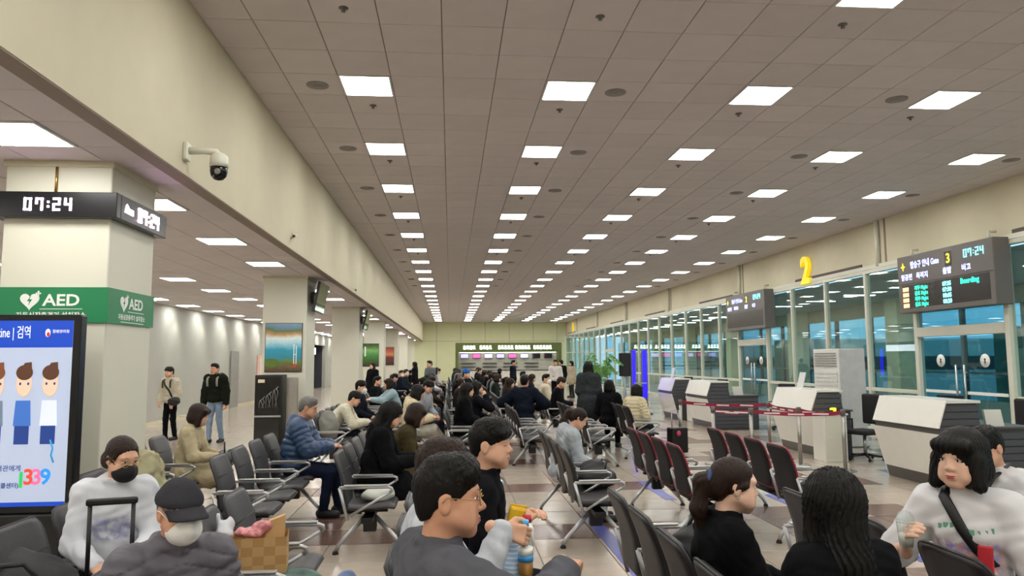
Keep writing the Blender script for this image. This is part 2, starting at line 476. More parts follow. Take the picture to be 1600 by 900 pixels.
for i in range(i0, i1):
    for j in range(j0, j1):
        cx = X00+(i+.5)*ATX; cyy = 5.5+j*ATY
        if i % 4 == 0 and j % 4 == 0 and -8 <= i <= 0:
            if not (i == 0 and hits_col(cyy)) and Y0 < cyy < Y1-.5:
                alights.append((cx, cyy)); continue
        a = max(X00+i*ATX, XL); b = min(X00+(i+1)*ATX, XB-.15); c = max(cyy-ATY/2, Y0); d = min(cyy+ATY/2, Y1)
        if b-a > .05 and d-c > .05: cells.append((a, b, c, d, 0))
tiled(ac, 'ceiling_tile', cells, ZA+.014, False, ['ceil_tile'], 300)
fm, dm = lamp_meshes(ATX-.01, ATY-.01)
for x, y in alights:
    o = empty('aisle_light', (x, y, ZA), label='square white LED panel in the low aisle ceiling', cat='light', group='aisle ceiling panels')
    mesh_obj('frame', fm, o); mesh_obj('diffuser', dm, o)
# downlights washing the aisle wall
dn = MB().lathe([(.0, .004), (.05, .004), (.055, -.004), (.07, -.004), (.07, .01)], 16, 0).mesh('lamp_frame', 'trim_ring')
dl = MB().lathe([(0, -.002), (.048, -.002), (.048, .003)], 16).mesh('lamp', 'lens')
for k in range(12):
    y = 20.6+2.43*k
    o = empty('wall_downlight', (XL+.32, y, ZA), label='small round downlight close to the pale aisle wall', cat='light', group='aisle wall downlights')
    mesh_obj('trim_ring', dn, o); mesh_obj('lens', dl, o)
    ld = bpy.data.lights.new('downlight', 'SPOT'); ld.energy = 16; ld.spot_size = 1.15; ld.spot_blend = .7; ld.shadow_soft_size = .05; ld.color = (1, .98, .9)
    lo = bpy.data.objects.new('downlight_beam', ld); link(lo, o); lo.location = (-.02, 0, -.03); lo.rotation_euler = (0, .12, 0)

wl = MB().box(XL-.2, XL, Y0, 34.0, 0, ZA+.1).box(XL-.2, XL, 50, Y1, 0, ZA+.1).box(XL-.2, XL, 34, 50, 2.75, ZA+.1).obj('wall_left', 'white_wall')
tag(wl, kind='structure', label='pale plain wall along the aisle')
MB().box(XL, XL+.02, Y0, 34.0, 0, .1).obj('baseboard_left', 'cream_wall', wl)
tag(MB().box(XL-.2, XR+.3, Y0-.2, Y0, 0, ZC+.1).obj('wall_back', 'cream_wall'), kind='structure', label='cream wall closing the hall')
ew = MB().box(XL-.2, XR+.3, Y1, Y1+.2, 0, ZC+.1).obj('wall_end', 'end_wall'); tag(ew, kind='structure', label='pale yellow-green end wall of the hall')
for x in (-1.2, .9, 3.0, 5.1, 7.2, 9.3):
    MB().box(x-.05, x+.05, Y1-.03, Y1, 0, ZC).obj('wall_batten', 'cream_wall', ew)
MB().box(-2.4, XR, Y1-.04, Y1, 3.35, 3.42).obj('wall_rail', 'cream_wall', ew)

# ---- shop opening in the aisle wall
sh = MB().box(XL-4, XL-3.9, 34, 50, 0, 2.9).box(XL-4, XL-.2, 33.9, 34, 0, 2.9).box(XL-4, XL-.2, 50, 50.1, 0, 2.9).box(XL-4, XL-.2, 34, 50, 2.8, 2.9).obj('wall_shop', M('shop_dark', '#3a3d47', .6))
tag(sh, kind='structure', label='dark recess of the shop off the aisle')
tag(MB().box(XL-4, XL-.2, 34, 50, -.12, 0).obj('floor_shop', 'floor_beige'), kind='structure', label='beige floor inside the aisle shop')
o = empty('shop_sign', (XL+.06, 44.6, 2.35), (PI/2, 0, PI/2), 'glowing white sign box hanging at the dark shop opening', 'sign')
MB().box(-1.6, 1.6, -.2, .2, -.06, .0, 0, .01).obj('sign_box', M('sign_glow', '#dfe8f5', .4, emit=1.6, var=.0), o)
MB().box(-1.62, 1.62, .2, .22, -.07, .01).obj('sign_edge', 'board_dark', o)

# ---- columns
def column(y, k):
    labels = ['white square column with the clock band and green sign', 'white square column carrying the blue bay poster',
              'white square column without a poster', 'white square column carrying the green garden poster', 'white square column carrying the red sunset poster']
    c = MB().box(-3.64, -2.8, y, y+.9, 0, ZA, 0, .012).obj('column', 'column_paint')
    tag(c, labels[k] if k < 5 else 'plain white square column near the end wall', None, None, 'structure')
    MB().box(-3.66, -2.78, y-.02, y+.92, 0, .12, 0, .006).obj('column_skirting', 'cream_wall', c)
    MB().box(-3.655, -2.785, y-.015, y+.915, ZA-.05, ZA-.001).obj('column_collar', 'cream_wall', c)
    return c
for k, y in enumerate(colY[1:]): column(y, k)

# ---- right wall: header, glazing, gates
hd = MB().box(XR-.1, XR+.25, Y0, Y1, 3.95, ZC+.1).obj('wall_right', 'cream_wall'); tag(hd, kind='structure', label='cream header band above the glazed gates')
yy = 16.2-8.4*3
while yy < Y1:
    MB().box(XR-.112, XR-.1, yy-.03, yy+.03, 3.96, ZC).obj('header_joint', 'soffit_brown', hd)
    if yy > Y0: MB().tube([(XR-.15, yy+.25, 3.9), (XR-.15, yy+.25, ZC)], .055, 10).obj('drain_pipe', 'frame_white', hd)
    MB().box(XR-.13, XR-.1, yy+1.0, yy+4.5, 3.95, 4.03).obj('air_slot', 'dark_trim', hd)
    yy += 8.4
MULL = [-7.4, -5.4, -3.4, -1.4, .6, 2.6, 4.6, 6.6, 8.6, 10.55, 12.53, 15.17, 17.06, 19.0, 20.97, 22.73, 25.08, 26.95, 28.98, 30.95, 33.0, 35, 37, 39, 41, 43, 45, 47.4, 49.4, 51.4, 53.4, 55.4, 57.4, 59.4, 61.4, 63.4]
GATES = {10: 3, 15: 2, 26: 1}
ZG = 3.86
xg = XR-.1
frame_mat = MATS['frame_white']
for k in range(len(MULL)-1):
    a, b = MULL[k], MULL[k+1]
    mid = 'window_%d' % (k+1)
    if k in GATES:
        root = empty('door_%d' % GATES[k], (xg, (a+b)/2, 0), kind='structure', label='glazed double door of gate %d with round stickers' % GATES[k])
        hw = (b-a)/2
        for s_ in (-1, 1):
            MB().box(-.07, .07, s_*hw-.06, s_*hw+.06, 0, ZG, 0, .008).obj('jamb', frame_mat, root)
        MB().box(-.1, .08, -hw+.06, hw-.06, 2.18, 2.38, 0, .01).obj('transom', frame_mat, root)
        MB().box(-.07, .07, -hw+.06, hw-.06, ZG-.1, ZG, 0, .008).obj('head_rail', frame_mat, root)
        MB().box(-.006, .006, -hw+.06, hw-.06, 2.38, ZG-.1).obj('pane', G_DOOR, root)
        for s_ in (-1, 1):
            lf = MB().box(-.008, .008, min(s_*.015, s_*(hw-.08)), max(s_*.015, s_*(hw-.08)), .02, 2.16).obj('door_leaf', G_DOOR, root)
            MB().box(-.02, .02, min(s_*.015, s_*(hw-.08)), max(s_*.015, s_*(hw-.08)), .02, .12).obj('bottom_rail', 'alu', lf)
            hx = -.06
            MB().tube([(-.01, s_*.12, .75), (hx, s_*.12, .75), (hx, s_*.12, .72)], .012, 8).tube([(-.01, s_*.12, 1.45), (hx, s_*.12, 1.45)], .012, 8).tube([(hx, s_*.12, .6), (hx, s_*.12, 1.6)], .018, 10).obj('door_handle', 'chrome', lf)
            cyy = s_*(hw*.48)
            st = MB().lathe([(0, 0), (.13, 0), (.13, .003), (0, .003)], 24)
            st2 = MB().lathe([(0, .003), (.1, .003), (.1, .004), (.0, .004)], 24)
            so = st.obj('sticker', 'print_white', lf, (-.009, cyy, 1.68), (0, -PI/2, 0))
            pic = MB().ell((0, .02, .005), (.026, .026, .002)).box(-.012, .012, -.07, .0, .003, .006).box(-.035, .035, -.03, -.015, .003, .006)
            pic.obj('pictogram', 'black_plastic', so, rot=(0, 0, -PI/2))
            MB().box(-.012, -.009, min(s_*.1, s_*(hw-.15)), max(s_*.1, s_*(hw-.15)), 1.02, 1.08).obj('safety_strip', 'print_white', lf)
    else:
        root = empty(mid, (xg, (a+b)/2, 0), kind='structure', label='tall white framed glass bay of the gate wall')
        hw = (b-a)/2
        MB().box(-.06, .06, hw-.045, hw+.045, 0, ZG, 0, .006).obj('mullion', frame_mat, root)
        MB().box(-.06, .06, -hw+.045, hw-.045, ZG-.09, ZG, 0, .006).obj('head_rail', frame_mat, root)
        MB().box(-.06, .06, -hw+.045, hw-.045, .0, .1, 0, .006).obj('sill_rail', frame_mat, root)
        MB().box(-.05, .05, -hw+.045, hw-.045, .96, 1.04, 0, .006).obj('mid_rail', frame_mat, root)
        MB().box(-.006, .006, -hw+.045, hw-.045, 1.04, ZG-.09).obj('pane', G_CLEAR, root)
        MB().box(-.006, .006, -hw+.045, hw-.045, .1, .96).obj('pane', G_CLEAR, root)
MB().box(XR-.17, XR-.02, Y0, Y1, ZG, 3.95).obj('trim_1', 'frame_white')
tag(bpy.data.objects['trim_1'], kind='structure', label='white head trim over the glazing')

# ---- boarding corridor beyond the glass
XO = 15.2
tag(MB().box(XR, XO+.3, Y0, Y1, -.12, 0).obj('floor_corridor', M('corridor_floor', '#8a908e', .35)), kind='structure', label='grey floor of the boarding corridor')
cc = MB().box(XR+.25, XO+.3, Y0, Y1, 3.7, 3.8).obj('ceiling_corridor', M('corridor_ceil', '#bcc2c0', .8)); tag(cc, kind='structure', label='dark ceiling of the boarding corridor')
wo = MB().box(XO, XO+.2, Y0, Y1, 3.2, 3.8).box(XO, XO+.2, Y0, Y1, 0, .5).obj('wall_outer', M('corridor_wall', '#a5a598', .7)); tag(wo, kind='structure', label='outer wall of the boarding corridor')
k = 0
yy = Y0
while yy < Y1:
    MB().box(XO-.02, XO+.12, yy-.05, yy+.05, .5, 3.2).obj('outer_mullion', M('corridor_frame', '#6d7a78', .5), wo)
    MB().box(XO+.02, XO+.06, yy, yy+2.4, 1.25, 1.32).obj('outer_rail', 'corridor_frame', wo)
    MB().box(XO+.03, XO+.045, yy+.05, yy+2.35, .5, 3.2).obj('outer_pane', G_DOOR, wo)
    if k % 3 == 1:
        tag(MB().box(XO-.7, XO-.1, yy-.35, yy+.35, 0, 3.7, 0, .01).obj('corridor_column', M('corridor_col', '#b9c0a8', .6)), 'pale green column inside the boarding corridor', None, None, 'structure')
    if yy < Y1-1.5:
        o = empty('corridor_fill_light', (12.6, yy+.9, 3.7), label='slim white light added to brighten the boarding corridor', cat='light', group='added corridor lights')  # added fill lights, brighten the dark view behind the glass
        MB().box(-.5, .5, -.1, .1, -.03, 0).obj('housing', 'lamp_frame', o); MB().box(-.47, .47, -.075, .075, -.036, -.03).obj('tube_cover', M('corridor_fill_glow', '#f4fbff', .5, emit=26., var=0), o)
    yy += 2.4; k += 1
ap = MB().box(XO+.3, 140, -80, 160, -4.2, -4).obj('ground_apron', M('apron', '#4a5258', .8)); tag(ap, kind='structure', label='grey airport apron outside')
# boarding bridge shells seen through the outer glass
for n_, yb in enumerate((18.5, 33, 47)):
    o = empty('boarding_bridge', (XO+.4, yb, 0), label='pale boarding bridge tunnel outside the corridor glass, %s' % ['beyond gate three', 'beyond gate two', 'furthest along the apron'][n_], cat='bridge')
    MB().box(0, 14, -1.6, 1.6, -.3, 2.6, 0, .08).obj('tunnel', M('bridge_pale', '#d6cfc4', .6), o)
    MB().box(.2, 14, -1.63, -1.6, 1.2, 1.8).obj('window_strip', 'board_dark', o)
    MB().tube([(9, 0, -.3), (9, 0, -4)], .35, 12).obj('support_leg', 'board_grey', o)
# ================================================================= fixtures
CY = 6.25
# ---- LED clock band around the first column (four sided ring)
o = empty('clock_display', (-3.22, CY+.45, 3.03), label='black LED clock band around the column reading 07:24', cat='clock')
h_ = .105; hx, hy = .50, .53
MB().box(-hx, hx, -hy, -hy+.08, -h_, h_, 0, .006).obj('front_housing', 'led_black', o)
MB().box(hx-.08, hx, -hy+.081, hy, -h_, h_, 0, .006).obj('side_housing', 'led_black', o)
MB().box(-hx, hx-.081, hy-.08, hy, -h_, h_, 0, .006).obj('rear_housing', 'led_black', o)
MB().box(-hx, -hx+.08, -hy+.081, hy-.081, -h_, h_, 0, .006).obj('side_housing', 'led_black', o)
MB().tube([(-.02, -.455, h_), (-.02, -.455, .33)], .012, 8).obj('cable_duct', 'gold_wire', o)
fp = empty('front_face', (0, -hy, 0), (PI/2, 0, 0)); fp.parent = o
led_digits('clock_digits', '07:24', fp, -.03, 0, .001, .105, 'led_white')
sp_ = empty('side_face', (hx, 0, 0), (PI/2, 0, PI/2)); sp_.parent = o
led_digits('clock_digits', '07:24', sp_, .12, 0, .001, .125, 'led_white')
MB().prism([(-.38, -.03), (-.22, -.035), (-.22, .012), (-.3, .015), (-.35, .045)], .001, .006).obj('led_symbol', 'led_white', sp_)

# ---- AED sign band
o = empty('aed_sign', (-3.22, CY+.45, 2.215), label='green AED sign band wrapped round the column', cat='sign')
hx, hy, h_ = .425, .455, .145
MB().box(-hx, hx, -hy-.012, -hy, -h_, h_).obj('front_plate', 'aed_green', o)
MB().box(hx, hx+.012, -hy-.012, hy+.012, -h_, h_).obj('side_plate', 'aed_green', o)
MB().box(-hx-.012, -hx, -hy-.012, hy+.012, -h_, h_).obj('side_plate', 'aed_green', o)
def heart(mb, x, y, s_, z):
    P = []
    for i in range(28):
        t = 2*PI*i/28
        P.append((x+s_*math.sin(t)**3, y+s_*(13*math.cos(t)-5*math.cos(2*t)-2*math.cos(3*t)-math.cos(4*t))/16))
    return mb.prism(P[::-1], z, z+.002)
for nm, loc, rot, off in (('front_print', (0, -hy-.012, 0), (PI/2, 0, 0), .0), ('side_print', (hx+.012, 0, 0), (PI/2, 0, PI/2), 0.)):
    fp = empty(nm, loc, rot); fp.parent = o
    heart(MB(), -.17, .035, .075, .0005).obj('heart_mark', 'print_white', fp)
    MB().prism([(-.16, .075), (-.19, .03), (-.17, .03), (-.18, -.005), (-.15, .045), (-.17, .045)], .003, .004).obj('bolt_mark', 'aed_green', fp)
    MB().box(-.125, -.085, .088, .1, .0005, .0025).box(-.111, -.099, .074, .114, .0005, .0025).obj('cross_mark', 'print_white', fp)
    text('aed_letters', 'AED', fp, .075, .035, .001, .13, 'print_white', bold=.003, sx=1.15)
    MB().box(-.09, .24, -.035, -.03, .0005, .0025).obj('underline', 'print_white', fp)
    text('small_letters', '자동심장충격기 설치장소', fp, 0, -.085, .001, .052, 'print_white', bold=.0012)
    MB().box(-.22, .24, -.128, -.122, .0005, .0025).obj('underline', 'print_white', fp)

# ---- quarantine display standing in front of the column
o = empty('information_display', (-3.25, 5.62, 0), label='tall black digital display with blue quarantine poster before the column', cat='display')
MB().box(-.56, .56, .0, .1, .68, 2.1, 0, .012).obj('casing', 'led_black', o)
MB().box(-.5, .5, -.02, .09, .03, .68, 0, .01).obj('pedestal', 'black_plastic', o)
MB().box(-.48, .48, -.15, .22, 0, .03, 0, .008).obj('foot_plate', 'black_plastic', o)
sc = empty('screen_face', (0, -.001, 0), (PI/2, 0, 0)); sc.parent = o
def scr(name, col, e=.26): return M('screen_'+name, col, .3, emit=e*.36, var=.0)
W0, W1, H0, H1 = -.51, .51, .735, 2.055
MB().box(W0, W1, H0, H1, 0, .002).obj('screen', scr('pale', '#c7d6f4'), sc)
MB().box(W0, W1, 1.86, H1, .0022, .003).obj('top_banner', scr('blue', '#1550d8'), sc)
MB().box(W0, W1, H0, .765, .0022, .003).obj('bottom_banner', 'screen_blue', sc)
text('headline', 'Quarantine | 검역', sc, .22, 1.965, .0032, .1, scr('white', '#ffffff', .9).name, align='RIGHT', sx=.55)
MB().ell((.335, 1.965, .0036), (.018, .03, .0006)).obj('logo_mark', 'screen_white', sc)
MB().ell((.338, 1.955, .0046), (.012, .018, .0006)).obj('logo_dot', scr('red', '#e0343a'), sc)
text('logo_letters', '질병관리청', sc, .425, 1.975, .0032, .026, 'screen_white')
text('body_line', '입국 시 증상이 있으면 검역관에게', sc, -.12, 1.0, .0032, .046, scr('navy', '#2a4a9c').name, bold=.0006)
text('body_line', '해외여행 후 발열 · 감염병 상담(콜센터)', sc, -.13, .88, .0032, .04, 'screen_navy', bold=.001)
for c, x, col in (('1', .205, '#2eb85c'), ('3', .255, '#e0473a'), ('3', .31, '#f06a9a'), ('9', .37, '#2a8be0')):
    text('hotline_digit', c, sc, x, .915+(.02 if c != '1' else 0), .0032, .15, scr('d'+col[1:], col, .8).name, bold=.004)
MB().tube([(.39, 1.2, .004), (.41, 1.14, .004), (.4, 1.09, .004), (.42, 1.04, .004)], .006, 6).obj('water_stroke', scr('aqua', '#35a8e8'), sc)
# three plain children's figures (generic shapes)
for x, shirt, hair in ((.0, '#6f7f92', '#7a4a30'), (.19, '#3f6fc0', '#5a3a2a'), (.37, '#d8e0ee', '#5a3a2a')):
    f = MB()
    f.ell((x, 1.60, .004), (.055, .095, .0008), 1, 20, 8)
    f.ell((x, 1.68, .0052), (.058, .055, .0008), 2, 20, 8); f.prism([(x-.03, 1.7), (x+.05, 1.7), (x+.045, 1.755), (x+.0, 1.75)], .004, .006, 'z', 2)
    f.prism([(x-.05, 1.48), (x+.05, 1.48), (x+.06, 1.3), (x-.06, 1.3)], .003, .0045, 'z', 0)
    f.prism([(x-.05, 1.3), (x+.05, 1.3), (x+.05, 1.17), (x-.05, 1.17)], .003, .0043, 'z', 3)
    f.ell((x-.025, 1.6, .0062), (.008, .011, .0006), 3, 8, 6); f.ell((x+.03, 1.6, .0062), (.008, .011, .0006), 3, 8, 6)
    f.obj('child_figure', [scr('s'+shirt[1:], shirt, .6), scr('skin', '#e9bfa6', .7), scr('h'+hair[1:], hair, .5), 'screen_navy'], sc)

# ---- cameras on the beam
o = empty('security_camera', (XB, 6.62, 3.6), label='white dome security camera on a wall arm from the beam', cat='camera')
MB().box(0, .04, -.055, .055, -.07, .09, 0, .01).obj('wall_plate', 'frame_white', o)
MB().tube([(.03, 0, .02), (.16, .02, .025), (.26, .03, .02), (.29, .03, -.02)], [.034, .03, .032, .036], 12).obj('arm', 'frame_white', o)
MB().lathe([(.0, .04), (.045, .035), (.075, .01), (.08, -.05), (.08, -.09), (.0, -.09)], 24, 0, (.29, .03, -.03)).obj('hood', 'frame_white', o)
MB().lathe([(.075, -.09), (.076, -.13), (.066, -.17), (.04, -.2), (0, -.21)], 24, 0, (.29, .03, -.03)).obj('dome', M('dome_black', '#0c0c10', .12), o)
MB().lathe([(0, 0), (.026, 0), (.026, .012), (.018, .014), (0, .014)], 16).obj('lens', 'rail_metal', o, (.3, -.035, -.17), (PI/2+.3, 0, 0))
for n_, (y, z) in enumerate(((11.1, 3.62), (18.3, 3.5))):
    o = empty('mini_camera', (XB, y, z), label='tiny white bullet camera on the beam, %s' % ('nearer to the clock column' if n_ == 0 else 'above the column without a poster'), cat='camera')
    MB().box(0, .02, -.03, .03, -.03, .03, 0, .004).obj('bracket', 'frame_white', o)
    MB().tube([(.02, .02, 0), (.05, -.02, -.01), (.05, -.12, -.03)], [.012, .03, .03], 10).obj('barrel', 'frame_white', o)
    MB().ell((.05, -.122, -.03), (.02, .006, .02)).obj('lens', 'dome_black', o)

# ---- posters on columns
def ramp_mat(name, stops, noise=6., emit=.12, scale=(1, 1, 1)):
    mt = bpy.data.materials.new(name); mt.use_nodes = True; N = mt.node_tree.nodes; L = mt.node_tree.links
    b = N['Principled BSDF']; b.inputs['Roughness'].default_value = .25
    tc = N.new('ShaderNodeTexCoord'); sx = N.new('ShaderNodeSeparateXYZ'); L.new(tc.outputs['Generated'], sx.inputs[0])
    nz = N.new('ShaderNodeTexNoise'); nz.inputs['Scale'].default_value = noise; nz.inputs['Detail'].default_value = 5
    mp = N.new('ShaderNodeMapping'); mp.inputs['Scale'].default_value = scale
    L.new(tc.outputs['Generated'], mp.inputs[0]); L.new(mp.outputs[0], nz.inputs['Vector'])
    ma = N.new('ShaderNodeMath'); ma.operation = 'MULTIPLY_ADD'; ma.inputs[1].default_value = .16
    L.new(nz.outputs['Fac'], ma.inputs[0])
    sb = N.new('ShaderNodeMath'); sb.operation = 'SUBTRACT'; sb.inputs[1].default_value = .08
    L.new(sx.outputs['Y'], sb.inputs[0]); L.new(sb.outputs[0], ma.inputs[2])
    cr_ = N.new('ShaderNodeValToRGB'); L.new(ma.outputs[0], cr_.inputs[0])
    e = cr_.color_ramp.elements
    while len(e) < len(stops): e.new(.5)
    for k_, (p, c) in enumerate(stops): e[k_].position = p; e[k_].color = (*lin(c), 1)
    n2 = N.new('ShaderNodeTexNoise'); n2.inputs['Scale'].default_value = 40; n2.inputs['Detail'].default_value = 4
    L.new(mp.outputs[0], n2.inputs['Vector'])
    mr = N.new('ShaderNodeMapRange'); mr.inputs['To Min'].default_value = .6; mr.inputs['To Max'].default_value = 1.4; L.new(n2.outputs['Fac'], mr.inputs[0])
    hs = N.new('ShaderNodeHueSaturation'); L.new(cr_.outputs[0], hs.inputs['Color']); L.new(mr.outputs[0], hs.inputs['Value'])
    L.new(hs.outputs[0], b.inputs['Base Color'])
    L.new(hs.outputs[0], b.inputs['Emission Color']); b.inputs['Emission Strength'].default_value = emit
    MATS[name] = mt; return mt
def poster(y, z0, z1, mt, label, x0=-3.58, x1=-2.87):
    o = empty('poster', ((x0+x1)/2, y-.0, (z0+z1)/2), (PI/2, 0, 0), label, 'poster')
    hw, hh = (x1-x0)/2, (z1-z0)/2
    MB().box(-hw, hw, -hh, hh, 0.001, .02, 0, .003).obj('light_box', 'board_dark', o)
    MB().box(-hw+.012, hw-.012, -hh+.012, hh-.012, .0205, .022).obj('picture', mt, o)
    return o
p = poster(colY[2], 1.54, 2.49, ramp_mat('bay_picture', [(0, '#4a3d2c'), (.1, '#6d5a3c'), (.2, '#5d7a3a'), (.28, '#2f7f8f'), (.45, '#2c93ad'), (.6, '#a9cfd9'), (.7, '#d6dfd8'), (.78, '#b58c5a'), (.86, '#5c7048'), (.94, '#6a8aa5'), (1, '#7d97a8')], 3., .06), 'poster of a blue bay, hillside town and pier on the column')
MB().box(.19, .205, -.32, .06, .0222, .024).box(.235, .25, -.32, .03, .0222, .024).box(.19, .25, -.14, -.13, .0222, .024).obj('bridge_towers', 'print_white', p)
MB().ell((.2, -.34, .023), (.06, .05, .001)).obj('red_roof', M('roof_red', '#a5532f', .6), p)
MB().ell((-.22, -.3, .0225), (.14, .09, .001)).obj('green_headland', M('headland', '#5f7a2c', .6), p)
p = poster(colY[4], 1.5, 2.47, ramp_mat('garden_picture', [(0, '#1d2a14'), (.25, '#37561f'), (.5, '#3f7d3a'), (.7, '#74a860'), (.85, '#4c6e34'), (1, '#2b4020')], 9., .06), 'green garden picture on the column with a white panel', -3.7, -3.0)
MB().box(-.25, -.19, -.05, .35, .0222, .024).obj('white_waterfall', 'print_white', p)
poster(colY[5], 1.5, 2.47, ramp_mat('sunset_picture', [(0, '#2a1a18'), (.2, '#5a2f26'), (.45, '#6b3a34'), (.6, '#d4875a'), (.8, '#b35b46'), (1, '#8a4638')], 4., .06), 'small red sunset picture on the further column', -3.62, -3.0)

# ---- monitors on the column flanks
def wall_tv(y0, y1, z0, z1, label):
    o = empty('wall_monitor', (-2.79, (y0+y1)/2, (z0+z1)/2), (PI/2, 0, PI/2), label, 'monitor')
    hw, hh = (y1-y0)/2, (z1-z0)/2
    a = Matrix.Rotation(.12, 4, 'X')
    MB().box(-.12, .12, -.12, .12, 0.002, .05, 0, .006).tube([(0, -.08, .05), (0, -.05, .13)], .02, 8).tube([(0, .1, .05), (0, .1, .17)], .02, 8).obj('wall_bracket', 'board_grey', o)
    c = MB().box(-hw, hw, -hh, hh, 0, .05, 0, .008).obj('casing', 'black_plastic', o, (0, 0, .14), (.2, 0, 0))
    MB().box(-hw+.02, hw-.02, -hh+.02, hh-.02, .0505, .052).obj('screen', M('screen_off', '#15151c', .05, var=.0, spec=.8), c)
    return o
wall_tv(colY[2]-.0, colY[2]+1.05, 2.72, 3.32, 'black monitor on the flank of the bay poster column')
wall_tv(colY[3]-.1, colY[3]+.95, 2.72, 3.32, 'black monitor on the flank of the column without a poster')

# ---- black cabinet in front of column 2
o = empty('vending_cabinet', (-3.33, 13.95, 0), label='black glossy cabinet in front of the bay poster column', cat='cabinet')
MB().box(-.24, .24, -.02, .42, .0, 1.5, 0, .012).obj('body', 'black_plastic', o)
MB().box(-.21, .21, -.032, -.021, .78, 1.45, 0, .003).obj('door', M('cab_gloss', '#0b0b0e', .08, spec=.7), o)
MB().box(-.21, .21, -.032, -.021, .06, .72, 0, .003).obj('door', 'cab_gloss', o)
MB().box(-.24, .24, -.036, -.02, .735, .765).obj('shelf_strip', 'alu', o)
MB().box(-.18, -.06, -.036, -.032, 1.36, 1.42).obj('price_card', M('card', '#d8c8a8', .6), o)
for k in range(9):
    x = -.15+.04*k; MB().tube([(x, -.036, .9), (x+.06*math.sin(k*2.1), -.036, .98+.03*k), (x+.02, -.036, 1.05+.03*k)], .004, 6).obj('branch_print', 'alu', o)
# panel beside it
o = empty('post_sign', (-2.95, 14.2, 0), label='slim grey sign post beside the black cabinet', cat='sign')
MB().box(-.1, .1, -.02, .02, .0, 1.45, 0, .006).obj('board', 'rail_metal', o); MB().box(-.14, .14, -.12, .12, 0, .015).obj('foot', 'board_grey', o)
# banners by the aisle wall
o = empty('banner_stand', (-7.6, 31.5, 0), (0, 0, .5), 'pink and white roll-up banner by the aisle wall', 'banner')
MB().box(-.4, .4, -.05, .05, .08, 2.0).obj('banner_sheet', M('banner_pink', '#e3b7a5', .6), o); MB().box(-.42, .42, -.12, .12, 0, .08, 0, .01).obj('base', 'alu', o)
MB().box(-.3, .3, -.054, -.05, 1.2, 1.9).obj('print_panel', M('banner_print', '#e8d9cf', .6), o)
o = empty('leaflet_rack', (-6.6, 30.0, 0), (0, 0, .4), 'orange leaflet rack beside the aisle banner', 'rack')
MB().box(-.3, .3, -.02, .1, .0, 1.35, 0, .01).obj('rack_back', M('rack_orange', '#b9763a', .6), o)
for k in range(5):
    for j in range(3):
        MB().box(-.26+j*.18, -.1+j*.18, -.06, -.03, .3+.2*k, .46+.2*k).obj('leaflet', M('leaf_%d' % ((k+j) % 4), ['#d8cc5a', '#5a8ac8', '#d8d8d0', '#c05a3a'][(k+j) % 4], .6), o)
o = empty('door_panel', (XL+.025, 29.2, 0), label='grey door leaf set in the pale aisle wall', cat='door')
MB().box(0, .04, -.5, .5, 0, 2.15, 0, .006).obj('leaf', M('door_grey', '#8f918a', .5), o); MB().tube([(.04, .38, 1.0), (.09, .38, 1.0), (.09, .28, 1.0)], .012, 8).obj('lever', 'chrome', o)

# ---- gate information boards
def gate_board(y0, y1, num, full, label):
    o = empty('gate_board', (9.72, (y0+y1)/2, 3.3), (PI/2, 0, -PI/2), label, 'display')
    hw, hh = (y1-y0)/2, .61
    MB().box(-hw, hw, -hh, hh, -.34, 0, 0, .015).obj('housing', 'board_grey', o)
    MB().box(-hw+.14, hw-.12, -hh+.1, -.02, .0, .004).obj('lower_screen', M('board_scr', '#2e2b2d', .2, var=.03), o)
    MB().box(-hw+.03, hw-.03, .0, .012, .0, .006).obj('divider', 'board_dark', o)
    for s_ in (-1, 1): MB().tube([(s_*hw*.8, hh, -.17), (s_*hw*.8, hh+.14, -.17), (s_*hw*.8, hh+.14, -.3)], .03, 8).obj('hanger', 'frame_white', o)
    MB().prism([(-hw+.12, .38), (-hw+.18, .36), (-hw+.2, .29), (-hw+.22, .36), (-hw+.28, .38), (-hw+.22, .4), (-hw+.2, .47), (-hw+.18, .4)], .001, .004).obj('plane_symbol', 'txt_yellow', o)
    text('title', '탑승구 안내 Gate', o, -hw*.36, .38, .002, .165, 'txt_blue', bold=.003, sx=.78)
    MB().box(.12, .32, .23, .52, .001, .003).obj('number_plate', 'board_scr', o)
    text('gate_number', num, o, .22, .375, .0035, .26, 'txt_yellow', bold=.004)
    led_digits('board_clock', '07:24', o, hw*.66, .41, .002, .15, 'txt_cyan', t=.016)
    text('column_title', '항공편', o, -hw*.78, .14, .002, .14, 'txt_blue', bold=.003)
    text('column_title', '목적지', o, -hw*.42, .14, .002, .14, 'txt_blue', bold=.003)
    text('column_title', '출발', o, hw*.12, .14, .002, .14, 'txt_blue', bold=.003)
    text('column_title', '비고', o, hw*.5, .14, .002, .14, 'txt_blue', bold=.003)
    if full:
        for k, (dest, tm) in enumerate((('제주', '07:35'), ('김포', '07:50'), ('제주', '08:05'), ('김포', '08:20'))):
            y = -.11-.115*k
            MB().box(-hw+.16, -hw+.36, y-.042, y+.042, .0045, .006).obj('airline_tile', 'txt_orange', o)
            text('destination', dest+' Flight', o, -hw*.46, y, .0045, .1, 'txt_green', bold=.003)
            text('time', tm, o, hw*.1, y, .0045, .115, 'txt_cyan', bold=.004)
        text('status', 'Boarding', o, hw*.55, -.11, .0045, .14, 'txt_green', bold=.004)
    return o
gate_board(12.35, 15.2, '3', True, 'grey flight board of gate 3 with green and cyan rows')
gate_board(22.1, 25.3, '2', False, 'grey flight board of gate 2 with its lower screen dark')
def numeral(n_, y, z, s_, label):
    o = mesh_obj('gate_numeral', text_mesh(n_, s_, 'yellow_sign', extrude=.05, bold=.03), None, (10.04, y, z), (PI/2, 0, -PI/2)); tag(o, label, 'sign')
numeral('2', 19.95, 4.18, 1.05, 'big yellow numeral 2 standing on the gate wall')
